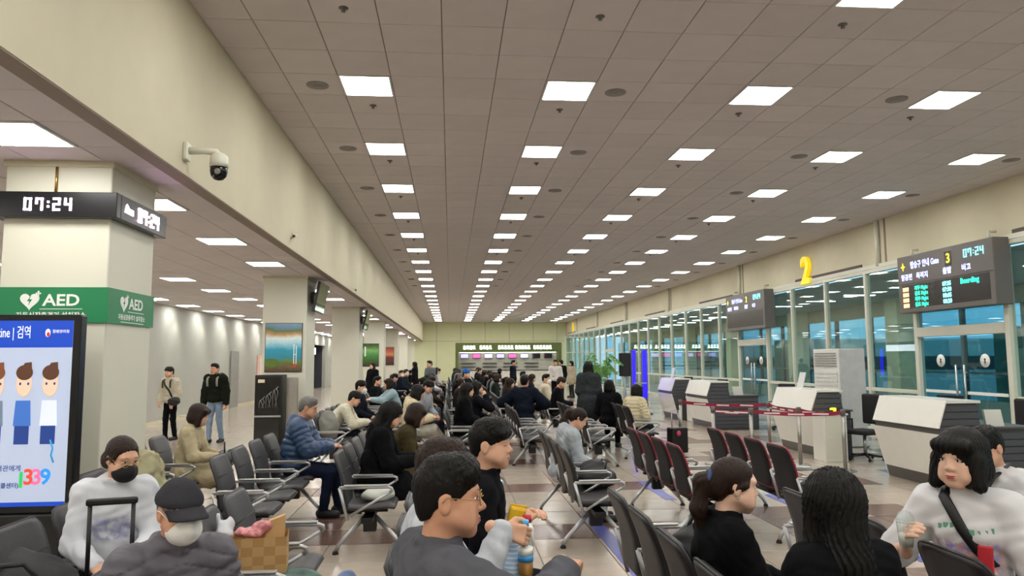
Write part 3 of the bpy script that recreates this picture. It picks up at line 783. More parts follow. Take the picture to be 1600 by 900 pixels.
numeral('1', 60.0, 4.35, 1.05, 'big yellow numeral 1 at the far end of the gate wall')

# ---- gate counters
def counter(y0, y1, label, wing=True, pod=True, lamp=False):
    o = empty('gate_counter', (6.35, y0, 0), label=label, cat='counter', group='gate counters')
    L_ = y1-y0
    # profile in x-z, extruded along y
    dx = 1.35 if wing else .75
    MB().prism([(.2, .0), (dx, .0), (dx, .8), (.62, .8), (.56, 1.14), (.16, 1.14), (.03, .8), (.03, .74)], .03, L_-.03, 'y').obj('core', 'counter_band', o)
    MB().prism([(.0, .82), (.13, 1.18), (.145, 1.18), (.02, .82)], 0, L_, 'y').obj('upper_panel', 'counter_white', o)
    MB().prism([(.0, .74), (.2, .03), (.22, .03), (.03, .74)], 0, L_, 'y').obj('lower_panel', 'counter_white', o)
    MB().prism([(.13, 1.145), (.6, 1.145), (.6, 1.18), (.13, 1.18)], -.01, L_+.01, 'y').obj('top_board', 'counter_white', o)
    n = 12
    for k in range(n):
        z0 = .03+k*(1.1/n); z1 = z0+1.1/n-.012
        def xf(z): return .2-.2*(z/.74) if z < .74 else (.0+(z-.82)*.36 if z > .82 else .0)
        xr = dx-.02 if z1 < .81 else .58
        MB().prism([(xf(z0)+.03, z0), (xr, z0), (xr, z1), (xf(z1)+.03, z1)], .005, .03, 'y').obj('side_slat', 'counter_grey', o)
    MB().box(.6, dx+.03, .0, L_, .8, .83, 0, .004).obj('work_top', 'counter_grey', o)
    if wing:
        MB().prism([(.75, .83), (1.0, .83), (.96, 1.05), (.72, 1.05)], .1, .14, 'y').obj('paper_tray', 'counter_white', o)
    if pod:
        m_ = empty('monitor', (.78, L_*.55, .83), (0, 0, -PI/2+.3)); m_.parent = o
        MB().box(-.08, .08, -.06, .06, 0, .015, 0, .003).box(-.015, .015, -.01, .01, .015, .2).obj('stand', 'black_plastic', m_)
        MB().box(-.2, .2, -.02, .015, .1, .38, 0, .005).obj('screen_case', 'black_plastic', m_)
    if lamp:
        m_ = MB().prism([(0, 0), (.02, 0), (.1, .3), (.08, .3)], -.11, .11, 'y').obj('notice_card', M('notice', '#d9dcdc', .4), o, (.28, L_*.6, 1.18))
    return o
counter(9.25, 10.76, 'white and grey gate counter facing the red trimmed seats, under the full flight board')
counter(12.68, 14.3, 'white and grey gate counter with a notice card beside the air conditioner', wing=False, pod=False, lamp=True)
counter(18.05, 19.7, 'white and grey gate counter behind the maroon belt barrier')
counter(21.0, 22.4, 'white and grey gate counter beside the blue lit stand', lamp=True)
# white low pedestals beside two counters
for n_, (x, y) in enumerate(((6.5, 12.25), (6.9, 20.4))):
    o = empty('pedestal_cabinet', (x, y, 0), label='slim white pedestal cabinet %s' % ('next to the air conditioner' if n_ == 0 else 'beside the counter near the blue stand'), cat='cabinet')
    MB().box(-.2, .2, -.12, .3, .0, .78, 0, .01).obj('body', 'counter_white', o); MB().box(-.22, .22, -.14, .32, .78, .81, 0, .004).obj('top', 'counter_white', o)
    MB().box(-.18, .18, -.126, -.12, .42, .74).obj('drawer', 'frame_white', o); MB().box(-.18, .18, -.126, -.12, .06, .4).obj('drawer', 'frame_white', o)
o = empty('scanner', (6.5, 12.3, .81), (0, 0, .6), 'yellow and black hand scanner lying on the white pedestal', 'scanner')
MB().box(-.13, .08, -.03, .03, .001, .05, 0, .012).obj('grip', 'black_plastic', o); MB().box(.06, .16, -.035, .035, .02, .08, 0, .012).obj('head', 'txt_yellow', o)

# ---- standing air conditioner
o = empty('air_conditioner', (7.62, 14.5, 0), label='tall white floor standing air conditioner with slatted front', cat='appliance')
MB().box(.03, .55, -.5, .5, .02, 1.93, 0, .015).obj('body', M('ac_side', '#c4c6c6', .45), o)
MB().box(0, .03, -.5, .5, .05, 1.93, 0, .008).obj('front_panel', M('ac_front', '#dfe0da', .4), o)
for k in range(6): MB().box(-.018, .0, -.42, .42, 1.58+.05*k, 1.6+.05*k).obj('outlet_louvre', M('ac_grey', '#8f9090', .5), o)
for k in range(14): MB().box(-.012, .0, -.44, .44, .35+.083*k, .41+.083*k, 0, .004).obj('front_slat', 'ac_front', o)
MB().box(.02, .57, -.47, .47, 0, .05).obj('plinth', 'board_grey', o)

# ---- office chairs behind counters
def office_chair(x, y, rz, label):
    o = empty('office_chair', (x, y, 0), (0, 0, rz), label, 'chair')
    MB().box(-.24, .24, -.22, .24, .44, .52, 0, .035).obj('seat', 'black_mesh', o)
    MB().box(-.22, .22, -.27, -.21, .6, 1.12, 0, .03).obj('backrest', 'black_mesh', o)
    MB().tube([(0, -.2, .46), (0, -.3, .5), (0, -.27, .7)], .02, 8).obj('back_support', 'black_plastic', o)
    MB().tube([(0, 0, .1), (0, 0, .44)], .028, 10).obj('gas_lift', 'chrome', o)
    for s_ in (-1, 1): MB().tube([(s_*.22, -.05, .46), (s_*.29, -.05, .5), (s_*.29, -.05, .68), (s_*.29, .12, .68)], .016, 8).obj('arm', 'black_plastic', o)
    for k in range(5):
        a = 2*PI*k/5
        lg = MB().tube([(0, 0, .1), (.28*math.cos(a), .28*math.sin(a), .07)], [.025, .016], 8).obj('leg', 'black_plastic', o)
        MB().ell((.28*math.cos(a), .28*math.sin(a), .03), (.028, .028, .03), 0, 10, 6).obj('caster', 'black_rubber', lg)
office_chair(7.1, 12.3, 1.9, 'black office chair between the air conditioner and the white pedestal')
office_chair(8.1, 17.6, 2.2, 'black office chair behind the counter at the belt barrier')
office_chair(8.35, 10.4, 1.7, 'black office chair behind the counter under the full flight board')

# ---- belt barriers
def stanchion(x, y):
    o = empty('stanchion', (x, y, 0), label='steel belt barrier post in front of the gate counters', cat='barrier', group='belt barrier posts')
    MB().lathe([(0, 0), (.16, 0), (.16, .012), (.05, .03), (.0, .03)], 24).obj('base', 'rail_metal', o)
    MB().tube([(0, 0, .02), (0, 0, .88)], .03, 14).obj('post', 'rail_metal', o)
    MB().lathe([(0, .85), (.038, .85), (.04, .93), (.03, .95), (0, .95)], 16).obj('belt_head', 'board_grey', o)
P_ = [(4.54, 14.4), (5.85, 13.3), (5.7, 11.8), (4.4, 12.2), (4.85, 11.7), (6.1, 11.15)]
for q in P_: stanchion(*q)
for n_, (a, b) in enumerate(((0, 1), (1, 2), (3, 4), (4, 5), (2, 5))):
    A, B = Vector((*P_[a], .9)), Vector((*P_[b], .9))
    d = (B-A).normalized(); A2, B2 = A+d*.04, B-d*.04; nrm = Vector((-d.y, d.x, 0))*.0025
    mb = MB()
    for s_ in range(8):
        p, q = A2.lerp(B2, s_/8), A2.lerp(B2, (s_+1)/8)
        sg = lambda t: -.035*4*t*(1-t)
        zp, zq = sg(s_/8), sg((s_+1)/8)
        v = [p-nrm+Vector((0, 0, zp-.035)), p+nrm+Vector((0, 0, zp-.035)), p+nrm+Vector((0, 0, zp+.025)), p-nrm+Vector((0, 0, zp+.025)),
             q-nrm+Vector((0, 0, zq-.035)), q+nrm+Vector((0, 0, zq-.035)), q+nrm+Vector((0, 0, zq+.025)), q-nrm+Vector((0, 0, zq+.025))]
        mb.raw(v, [(0, 1, 5, 4), (1, 2, 6, 5), (2, 3, 7, 6), (3, 0, 4, 7), (0, 3, 2, 1), (4, 5, 6, 7)])
    bo = mb.obj('barrier_belt', 'belt'); tag(bo, 'maroon belt with white lettering strung between barrier posts', 'belt', 'maroon barrier belts')
    for s_ in (.22, .5, .78):
        p = A2.lerp(B2, s_); z = .9-.035*4*s_*(1-s_)-.005
        mb = MB(); hl = .12
        for k_ in (-1, 1):
            off = nrm*(1.5*k_)
            a1, b1 = p-d*hl+off, p+d*hl+off
            a1.z = b1.z = 0
            mb.raw([a1+Vector((0, 0, z-.012)), b1+Vector((0, 0, z-.012)), b1+Vector((0, 0, z+.012)), a1+Vector((0, 0, z+.012))], [(0, 1, 2, 3)])
        mb.obj('belt_print', 'belt_white', bo)

# ---- blue lit stand and plant
o = empty('blue_lit_stand', (6.05, 23.6, 0), label='dark stand with two glowing blue light pillars', cat='stand')
MB().box(-.75, .35, -.45, .45, 0, .05, 0, .01).obj('base_plate', 'board_grey', o)
for x in (-.15, .22):
    MB().box(x-.08, x+.08, -.1, .1, .05, 2.05, 0, .01).obj('pillar', 'board_grey', o)
    MB().box(x-.082 if x > 0 else x-.05, x+.05, -.112, -.1, .5 if x > 0 else .25, 2.03).obj('light_strip', 'blue_led', o)
MB().box(-.62, -.25, -.12, .0, 1.2, 1.95, 0, .02).obj('monitor', 'black_plastic', o)
MB().tube([(-.44, -.05, .05), (-.44, -.05, 1.25)], .035, 10).obj('monitor_pole', 'alu', o)
MB().box(-.15, .25, -.14, -.1, .95, 1.0).obj('cross_bar', 'alu', o)

o = empty('potted_palm', (4.75, 23.5, 0), label='leafy green palm in a pale pot by the glass', cat='plant')
MB().lathe([(0, 0), (.2, 0), (.26, .55), (.28, .6), (.24, .6), (.22, .5), (0, .5)], 20).obj('pot', 'pot', o)
rr = random.Random(4)
for k in range(16):
    a = rr.uniform(0, 2*PI); R_ = rr.uniform(.3, .75); H_ = rr.uniform(1.3, 2.0)
    pts = [Vector((.03*math.cos(a), .03*math.sin(a), .5)), Vector((.12*math.cos(a), .12*math.sin(a), H_*.75)), Vector((R_*.55*math.cos(a), R_*.55*math.sin(a), H_)), Vector((R_*math.cos(a), R_*math.sin(a), H_*.86))]
    fr = MB().tube(pts, [.012, .01, .007, .003], 6).obj('frond_stem', 'leaf', o)
    for j in range(9):
        t = .3+.7*j/8; i_ = min(int(t*3), 2); u = t*3-i_
        p = pts[i_].lerp(pts[i_+1], u); sd = Vector((-math.sin(a), math.cos(a), 0))
        mb = MB()
        for s_ in (-1, 1):
            tip = p+sd*s_*.24+Vector((.1*math.cos(a), .1*math.sin(a), -.06)); md = p.lerp(tip, .45)+Vector((0, 0, .05))
            wv = Vector((math.cos(a), math.sin(a), 0))*.022
            mb.raw([p-wv*.4, md-wv, tip, md+wv, p+wv*.4], [(0, 1, 2, 3, 4)])
        mb.obj('leaflet', 'leaf', fr)

# ---- shop kiosk at the end of the hall
o = empty('snack_kiosk', (4.1, 52, 0), label='long shop counter with lit menu screens at the hall end', cat='kiosk')
hw = 3.65
MB().box(-hw-.1, -hw+.1, -.1, 1.2, 0, 2.9).obj('side_post', M('kiosk_olive', '#5d6a35', .6), o); MB().box(hw-.1, hw+.1, -.1, 1.2, 0, 2.9).obj('side_post', 'kiosk_olive', o)
MB().box(-hw, hw, 1.1, 1.2, 0, 2.5).obj('back_wall', M('kiosk_white', '#dcd9cc', .6), o)
MB().box(-hw-.1, hw+.1, -.15, .1, 2.3, 2.95).obj('fascia', 'kiosk_olive', o)
for a, b in ((-3.2, -2.2), (-2.05, -.95), (-.75, .4), (.45, 1.7), (1.75, 3.2)):
    mb = MB(); n = int((b-a)/.22)
    for k in range(n):
        mb.box(a+k*.22, a+k*.22+.15, -.17, -.15, 2.5+.04*(k % 2), 2.76); mb.box(a+k*.22+.03, a+k*.22+.19, -.17, -.15, 2.5, 2.56)
    mb.obj('lit_letters', M('kiosk_glow', '#f4fff4', .4, emit=1.1, var=.0), o)
for k in range(8):
    x = -3.1+k*.86
    t_ = MB().box(x-.3, x+.3, .95, 1.0, 1.86, 2.2, 0, .01).obj('menu_screen', 'black_plastic', o)
    MB().box(x-.27, x+.27 if k < 6 else x-.26, .94, .95, 1.9, 2.17).obj('screen_image', M('menu_%d' % (k % 3), ['#9a94d8', '#d0508a', '#b9b2e8'][k % 3], .4, emit=.8, var=0), t_)
MB().box(-hw+.1, hw-.1, -.1, .5, 0, 1.0, 0, .01).obj('counter', 'kiosk_white', o)
MB().box(-hw+.1, hw-.1, -.14, .55, 1.0, 1.05, 0, .005).obj('counter_top', 'counter_grey', o)
for k in range(4):
    for z in (1.25, 1.5): MB().box(-3.3+k*1.5, -2.3+k*1.5, .9, 1.1, z, z+.05).obj('shelf', 'counter_grey', o)
MB().box(-hw+.2, hw-.2, .6, .75, 2.26, 2.3).obj('light_strip', 'kiosk_glow', o)
o = empty('glass_partition', (8.9, 50, 0), label='white framed glass partition beside the shop counter', cat='partition')
for k in range(5): MB().box(-1.05+k*.52-.03, -1.05+k*.52+.03, -.03, .03, 0, 3.3).obj('post', 'frame_white', o)
for z in (.0, 1.0, 2.2, 3.24): MB().box(-1.02, 1.0, -.02, .02, z, z+.06).obj('rail', 'frame_white', o)
for k in range(4): MB().box(-1.02+k*.52, -1.05+k*.52+.49, -.005, .005, .06, 3.24).obj('pane', G_CLEAR, o)

# ================================================================= beam seating
SEATW = .52
def bench_meshes(vinyl, piping):
    M_ = {}
    # seat pad: rounded rectangle with a dip
    def pad(rows_, hw, rc, th, fn):
        # rows_: list of v 0..1 ; returns mesh builder following fn(v)->(point(y,z), normal(y,z))
        mb = MB(); V = []; nu = 8
        nv = len(rows_)
        grid = []
        for side in (1, -1):
            for v in rows_:
                (py, pz), (ny, nz_) = fn(v)
                e = 1.0
                ev = min(v, 1-v)*fn.length
                wv = hw if ev > rc else hw-rc+math.sqrt(max(rc*rc-(rc-ev)**2, 0))
                for k in range(nu+1):
                    u = -1+2*k/nu
                    edge = max(0, abs(u)-.8)/.2
                    t_ = th*(1-.75*edge*edge) if 0 < v < 1 else th*.25
                    V.append((u*wv, py+ny*t_*side*.5, pz+nz_*t_*side*.5))
        n1 = nv*(nu+1); Fc = []
        for j in range(nv-1):
            for k in range(nu):
                a = j*(nu+1)+k
                Fc.append((a, a+1, a+nu+2, a+nu+1)); b = n1+a
                Fc.append((b, b+nu+1, b+nu+2, b+1))
        for j in range(nv-1):
            a = j*(nu+1); Fc.append((a, a+nu+1, n1+a+nu+1, n1+a))
            a = j*(nu+1)+nu; Fc.append((a, n1+a, n1+a+nu+1, a+nu+1))
        for k in range(nu):
            Fc.append((k, n1+k, n1+k+1, k+1)); a = (nv-1)*(nu+1)+k
            Fc.append((a, a+1, n1+a+1, n1+a))
        mb.raw(V, Fc, 0, True)
        # piping round the rim
        rim = []
        for v in rows_: (py, pz), _ = fn(v); ev = min(v, 1-v)*fn.length; wv = hw if ev > rc else hw-rc+math.sqrt(max(rc*rc-(rc-ev)**2, 0)); rim.append((wv, py, pz))
        rim = [p for p in rim]+[(-a, b, c) for a, b, c in rim[::-1]]
        return mb, rim
    def seat_fn(v):
        y = -.2+.44*v; z = .435+.018*(2*v-1)**2+(.02*v) - (.03*max(0, v-.85)/.15)
        return (y, z), (0, 1)
    seat_fn.length = .46
    def back_fn(v):
        a = math.radians(13)+.12*(v-.5)
        z = .46+.46*v; y = -.2-.46*v*math.tan(math.radians(13))-.03*math.sin(PI*v)*-1
        return (y, z), (math.cos(a), math.sin(a))
    back_fn.length = .47
    R_ = [0, .02, .05, .1, .16, .25, .38, .5, .62, .75, .84, .9, .95, .98, 1]
    s_, rim = pad(R_, SEATW/2-.015, .06, .05, seat_fn); M_['seat'] = s_.mesh(vinyl, 'seat')
    M_['seat_rim'] = MB().tube(rim, .006, 6, closed=True).mesh(piping, 'piping')
    b_, rim = pad(R_, SEATW/2-.015, .08, .045, back_fn); M_['back'] = b_.mesh(vinyl, 'backrest')
    M_['back_rim'] = MB().tube(rim, .008, 6, closed=True).mesh(piping, 'piping')
    sm = MB()
    for v in (.36, .64):
        (py, pz), (ny, nz_) = back_fn(v)
        sm.tube([(-.22, py+ny*.0225, pz+nz_*.0225), (.22, py+ny*.0225, pz+nz_*.0225)], .004, 5)
    M_['seam'] = sm.mesh('black_plastic', 'stitch_seam')
    ar = MB()
    ar.tube([(0, -.24, .64), (0, .19, .64), (0, .215, .63), (0, .22, .61), (0, .2, .595)], .014, 8)
    ar.tube([(0, .2, .595), (0, -.14, .4)], .012, 8)
    ar.tube([(0, -.24, .64), (0, -.165, .36)], .014, 8)
    M_['arm'] = ar.mesh('alu', 'armrest')
    M_['arm_pad'] = MB().box(-.022, .022, -.2, .18, .652, .664, 0, .004).mesh('alu', 'arm_pad')
    M_['bracket'] = MB().box(-.03, .03, -.16, .16, .375, .4).mesh('black_plastic', 'seat_bracket')
    lg = MB()
    for s2 in (-1, 1):
        lg.tube([(0, s2*.05, .33), (0, s2*.28, .085), (0, s2*.31, .03)], [.022, .02, .018], 8)
    M_['leg'] = lg.mesh('alu', 'leg')
    M_['hub'] = MB().box(-.045, .045, -.06, .06, .2, .34, 0, .01).mesh('black_plastic', 'hub')
    ft = MB()
    for s2 in (-1, 1): ft.lathe([(0, 0), (.028, 0), (.028, .012), (.018, .03), (0, .032)], 12, 0, (0, s2*.31, 0))
    M_['foot'] = ft.mesh('black_rubber', 'foot_pads')
    return M_
BM = {'black': bench_meshes('black_vinyl', 'black_piping'), 'red': bench_meshes('black_mesh', 'red_piping'), 'grey': bench_meshes('grey_vinyl', 'black_piping')}
def bench(xc, ys, label, style='black', rz=-PI/2, group=None, detail=True):
    """row of seats; ys = world Y of the seat centres (row runs along Y, seats face +X)"""
    B = BM[style]
    ys = sorted(ys); yc = (ys[0]+ys[-1])/2
    o = empty('beam_bench', (xc, yc, 0), (0, 0, rz), label, 'bench', group or 'waiting hall benches')
    # local x = -(world Y - yc) when facing +X
    xs = [-(y-yc) for y in ys]; pitch = abs(xs[0]-xs[1]) if len(xs) > 1 else .56
    a, b = min(xs)-pitch/2, max(xs)+pitch/2
    MB().box(a+.03, b-.03, -.05, .05, .32, .37, 0, .006).obj('beam', 'black_plastic', o)
    for x in xs:
        s_ = mesh_obj('seat', B['seat'], o, (x, 0, 0)); r_ = mesh_obj('backrest', B['back'], o, (x, 0, 0))
        if detail:
            mesh_obj('piping', B['seat_rim'], s_); mesh_obj('seat_bracket', B['bracket'], s_)
            mesh_obj('piping', B['back_rim'], r_); mesh_obj('stitch_seam', B['seam'], r_)
    for k in range(len(xs)+1):
        ar = mesh_obj('armrest', B['arm'], o, (a+(b-a)*k/len(xs), 0, 0))
        if detail: mesh_obj('arm_pad', B['arm_pad'], ar)
    for x in (a+pitch*.5, b-pitch*.5):
        l_ = mesh_obj('leg', B['leg'], o, (x, 0, 0)); mesh_obj('foot_pads', B['foot'], l_); mesh_obj('hub', B['hub'], l_)
    return o
def seq(a, n, p=.58): return [a+p*k for k in range(n)]
bench(-1.08, seq(2.55, 5, .6), 'black bench with the checked paper bag on its last seat', 'grey')
bench(-.73, seq(7.0, 4, .6), 'black bench with a white pouch on its end seat', 'grey')
bench(-1.76, seq(6.85, 4, .62), 'bench of three empty black seats beside the man in the blue puffer', 'grey')
bench(-1.95, seq(3.5, 3, .6), 'black bench under the woman in the black mask', 'grey')
bench(-2.95, seq(7.4, 3, .6), 'black bench behind the clock column under the woman in the beige coat', 'grey')
bench(-2.42, [5.95, 6.53], 'black bench with a beige coat heaped on it', 'grey')
bench(.05, seq(2.65, 4, .66), 'black bench under the man in the grey shirt', 'grey')
bench(1.33, seq(2.35, 5, .57), 'black bench under the woman with the blue scrunchie')
bench(1.36, seq(7.0, 4, .57), 'black bench with a black bag beside the woman in the grey hoodie')
bench(2.47, seq(7.16, 4, .56), 'red trimmed empty black bench beside the grey hoodie bench', 'red')
bench(3.43, seq(6.97, 4, .57), 'red trimmed empty black bench beside the belt barriers', 'red')
bench(2.45, seq(2.4, 4, .7), 'black bench under the girl in the white printed shirt')
bench(3.42, seq(3.85, 2, .57), 'black bench under the white shirted person behind the girl')
# ================================================================= people: implicit surfaces -> one skin
def V3(*a): return np.array(a, float)
def Cn(a, b, ra, rb=None, k=.03, op='+', q=None): return ('c', np.array(a, float), np.array(b, float), ra, ra if rb is None else rb, k, op, q)
def El(c, r, R=None, k=.03, op='+', q=None): return ('e', np.array(c, float), np.array(r, float), R, 0, k, op, q)
def prim_d(p, P):
    if p[0] == 'c':
        a, b, ra, rb, q = p[1], p[2], p[3], p[4], p[7]
        ab = b-a; l2 = max(ab@ab, 1e-9)
        t = np.clip(((P-a)@ab)/l2, 0, 1)
        d = np.linalg.norm(P-a-t[..., None]*ab, axis=-1)-(ra+t*(rb-ra))
        if q: d = d-q[1]*(np.abs(np.sin(PI*(t*q[0]+q[2] if len(q) > 2 else t*q[0])))-.6)
        return d
    c, r, R, q = p[1], p[2], p[3], p[7]
    X = P-c
    if R is not None: X = X@R
    k0 = np.linalg.norm(X/r, axis=-1); k1 = np.linalg.norm(X/(r*r), axis=-1)+1e-9
    d = k0*(k0-1)/k1
    if q: d = d-q[1]*(np.abs(np.sin(PI*X[..., 2]*q[0]))-.6)
    return d
def prim_box(p):
    if p[0] == 'c':
        r = max(p[3], p[4]); return np.minimum(p[1], p[2])-r, np.maximum(p[1], p[2])+r
    r = p[2] if p[3] is None else np.full(3, p[2].max())
    return p[1]-r, p[1]+r
def sdf_points(prims, P, cuts=()):
    d = np.full(P.shape[:-1], .2)
    for p in prims:
        v = prim_d(p, P); d = comb(d, v, p[5], p[6])
    for n, o in cuts: d = np.maximum(d, P@np.array(n, float)-o)
    return d
def comb(d, v, k, op):
    if op == '+':
        h = np.clip(.5+.5*(d-v)/k, 0, 1); return d*(1-h)+v*h-k*h*(1-h)
    v = -v
    h = np.clip(.5-.5*(d-v)/k, 0, 1); return d*(1-h)+v*h+k*h*(1-h)
def sdf_mesh(prims, res, cuts=(), disp=None):
    lo = np.min([prim_box(p)[0] for p in prims if p[6] == '+'], axis=0)-.03-res*2
    hi = np.max([prim_box(p)[1] for p in prims if p[6] == '+'], axis=0)+.03+res*2
    n = np.ceil((hi-lo)/res).astype(int)+1
    ax = [lo[i]+res*np.arange(n[i]) for i in range(3)]
    D = np.full(n, .2, dtype=np.float64)
    for p in prims:
        a, b = prim_box(p); m_ = p[5]+.03+2*res
        i0 = np.clip(np.floor((a-m_-lo)/res).astype(int), 0, n-1); i1 = np.clip(np.ceil((b+m_-lo)/res).astype(int)+1, 1, n)
        sl = tuple(slice(i0[i], i1[i]) for i in range(3))
        P = np.stack(np.meshgrid(ax[0][sl[0]], ax[1][sl[1]], ax[2][sl[2]], indexing='ij'), -1)
        D[sl] = comb(D[sl], prim_d(p, P), p[5], p[6])
    P = None
    if cuts or disp:
        P = np.stack(np.meshgrid(*ax, indexing='ij'), -1)
        if disp: D = D+disp(P)
        for nn, o in cuts: D = np.maximum(D, P@np.array(nn, float)-o)
    return surface_nets(D, lo, res)
CORN = [(i, j, k) for i in (0, 1) for j in (0, 1) for k in (0, 1)]
def surface_nets(D, lo, res):
    n = D.shape; ins = D < 0
    cnt = np.zeros((n[0]-1, n[1]-1, n[2]-1), int)
    for (i, j, k) in CORN: cnt += ins[i:n[0]-1+i, j:n[1]-1+j, k:n[2]-1+k]
    act = (cnt > 0) & (cnt < 8)
    ids = np.full(act.shape, -1); cells_ = np.argwhere(act); ids[act] = np.arange(len(cells_))
    if len(cells_) == 0: return np.zeros((0, 3)), np.zeros((0, 4), int)
    acc = np.zeros((len(cells_), 3)); num = np.zeros(len(cells_))
    vals = {c: D[cells_[:, 0]+c[0], cells_[:, 1]+c[1], cells_[:, 2]+c[2]] for c in CORN}
    for c in CORN:
        for axn in range(3):
            if c[axn]: continue
            c2 = list(c); c2[axn] = 1; c2 = tuple(c2)
            a, b = vals[c], vals[c2]; x = (a < 0) != (b < 0)
            t = np.where(x, a/np.where(x, a-b, 1), 0)
            pt = np.tile(np.array(c, float), (len(cells_), 1)); pt[:, axn] = t
            acc[x] += pt[x]; num[x] += 1
    V = lo+res*(cells_+acc/num[:, None])
    Q = []
    for axn in range(3):
        u, v = [(1, 2), (2, 0), (0, 1)][axn]
        s0 = [slice(None)]*3; s1 = [slice(None)]*3
        s0[axn] = slice(0, n[axn]-1); s1[axn] = slice(1, n[axn])
        x = ins[tuple(s0)] != ins[tuple(s1)]
        E_ = np.argwhere(x); flip = ins[tuple(s0)][x]
        ok = (E_[:, u] > 0) & (E_[:, v] > 0) & (E_[:, u] < n[u]-1) & (E_[:, v] < n[v]-1)
        E_ = E_[ok]; flip = flip[ok]
        def idx(du, dv):
            e = E_.copy(); e[:, u] -= du; e[:, v] -= dv; return ids[e[:, 0], e[:, 1], e[:, 2]]
        q = np.stack([idx(1, 1), idx(0, 1), idx(0, 0), idx(1, 0)], 1)
        q[~flip] = q[~flip][:, ::-1]
        Q.append(q)
    return V, np.concatenate(Q)
def np_mesh(V, Q, mat, name='mesh', sc=1.):
    me = bpy.data.meshes.new(name)
    V = np.asarray(V)*sc
    me.vertices.add(len(V)); me.vertices.foreach_set('co', V.astype(np.float32).ravel())
    me.loops.add(len(Q)*4); me.loops.foreach_set('vertex_index', Q.astype(np.int32).ravel())
    me.polygons.add(len(Q)); me.polygons.foreach_set('loop_start', (np.arange(len(Q))*4).astype(np.int32)); me.polygons.foreach_set('loop_total', np.full(len(Q), 4, np.int32))
    me.materials.append(MATS[mat] if isinstance(mat, str) else mat)
    me.polygons.foreach_set('use_smooth', np.ones(len(Q), bool))
    me.update(calc_edges=True); me.validate()
    return me
def join_np(parts):
    Vs, Qs, o = [], [], 0
    for V, Q in parts:
        Vs.append(V); Qs.append(Q+o); o += len(V)
    return np.concatenate(Vs), np.concatenate(Qs)
def unit(v): v = np.asarray(v, float); return v/max(np.linalg.norm(v), 1e-9)
def rot(ax, a):
    return np.array(Matrix.Rotation(a, 3, ax))

def head_prims(fem=False, nb=None, neck_r=.055):
    w_ = .95 if fem else 1.0
    P = [El((0, -.012, .03), (.076*w_, .094, .084), k=.02), El((0, .025, -.036), (.058*w_, .066, .08), k=.03),
         Cn((-.016, .066, -.098), (.016, .066, -.098), .021 if not fem else .018, k=.03),
         El((.036*w_, .054, -.036), (.03, .03, .034), k=.025), El((-.036*w_, .054, -.036), (.03, .03, .034), k=.025),
         Cn((-.046, .06, -.07), (-.05, .0, -.05), .02, k=.03), Cn((.046, .06, -.07), (.05, .0, -.05), .02, k=.03),
         El((0, .072, .026), (.05, .018, .014), k=.025),
         El((.031, .106, .001), (.021, .014, .011), k=.012, op='-'), El((-.031, .106, .001), (.021, .014, .011), k=.012, op='-'),
         Cn((0, .086, .002), (0, .101 if fem else .105, -.027), .0075, .0105 if fem else .012, k=.016), El((.0115, .093, -.033), (.0085, .01, .007), k=.008), El((-.0115, .093, -.033), (.0085, .01, .007), k=.008),
         El((0, .0885, -.06), (.021, .0105, .0065), k=.01), El((0, .0875, -.072), (.019, .011, .007), k=.01),
         El((0, .1, -.0655), (.019, .006, .0016), k=.003, op='-')]
    for s_ in (-1, 1):
        P += [El((s_*.077*w_, -.012, -.008), (.009, .021, .032), k=.008), El((s_*.088*w_, -.008, -.008), (.007, .012, .02), k=.006, op='-')]
    if nb is not None:
        P.append(Cn((0, -.02, -.05), nb, neck_r*.94, neck_r, k=.03))
    return P
_surf = head_prims()
def face_y(x, z):
    ys = np.linspace(.13, .02, 220); P = np.stack([np.full_like(ys, x), ys, np.full_like(ys, z)], -1)
    d = sdf_points(_surf, P); i = np.argmax(d < 0); return ys[i]
FY = {k: face_y(*k) for k in ((.031, .003), (-.031, .003), (.02, .022), (.034, .028), (.049, .02), (0, -.065))}
def face_parts():
    out = {}
    ey = MB()
    y = FY[(.031, .003)]
    ey.ell((0, y-.002, .003), (.0145, .0065, .0058), 0, 14, 8); ey.ell((0, y+.0028, .003), (.0052, .0022, .0052), 1, 12, 6)
    ey.tube([(-.0155, y+.0, .002), (-.008, y+.0045, .0085), (.004, y+.0052, .0095), (.0155, y+.001, .004)], [.0012, .0018, .002, .0012], 6, 1)
    out['eye'] = ey.mesh(['eye_white', 'iris'], 'eye')
    cl = MB(); cl.tube([(-.0155, y+.0, .002), (-.006, y+.004, -.001), (.006, y+.004, -.001), (.0155, y+.0005, .003)], [.0012, .002, .002, .0012], 6, 1)
    cl.ell((0, y-.002, .003), (.014, .006, .006), 0, 12, 6)
    out['eye_closed'] = cl
    for s_, nm in ((1, 'brow_r'), (-1, 'brow_l')):
        b = MB(); b.tube([(s_*.015, FY[(.02, .022)]+.0, .0275), (s_*.03, FY[(.034, .028)]+.0, .031), (s_*.05, FY[(.049, .02)]-.001, .025)], [.0024, .0028, .0014], 6, 0, flat=.6)
        out[nm] = b
    lp = MB(); y = FY[(0, -.065)]
    lp.ell((0, y+.0008, -.0612), (.022, .005, .0034), 0, 14, 6); lp.ell((0, y+.0006, -.0695), (.018, .0055, .0045), 0, 14, 6)
    out['lips'] = lp
    return out
FP = face_parts()
FPM = {}
def fpm(kind, mat):
    if kind == 'eye': return FP['eye']
    k = (kind, mat)
    if k not in FPM: FPM[k] = FP[kind].mesh([mat, 'iris'] if kind == 'eye_closed' else mat, kind)
    return FPM[k]

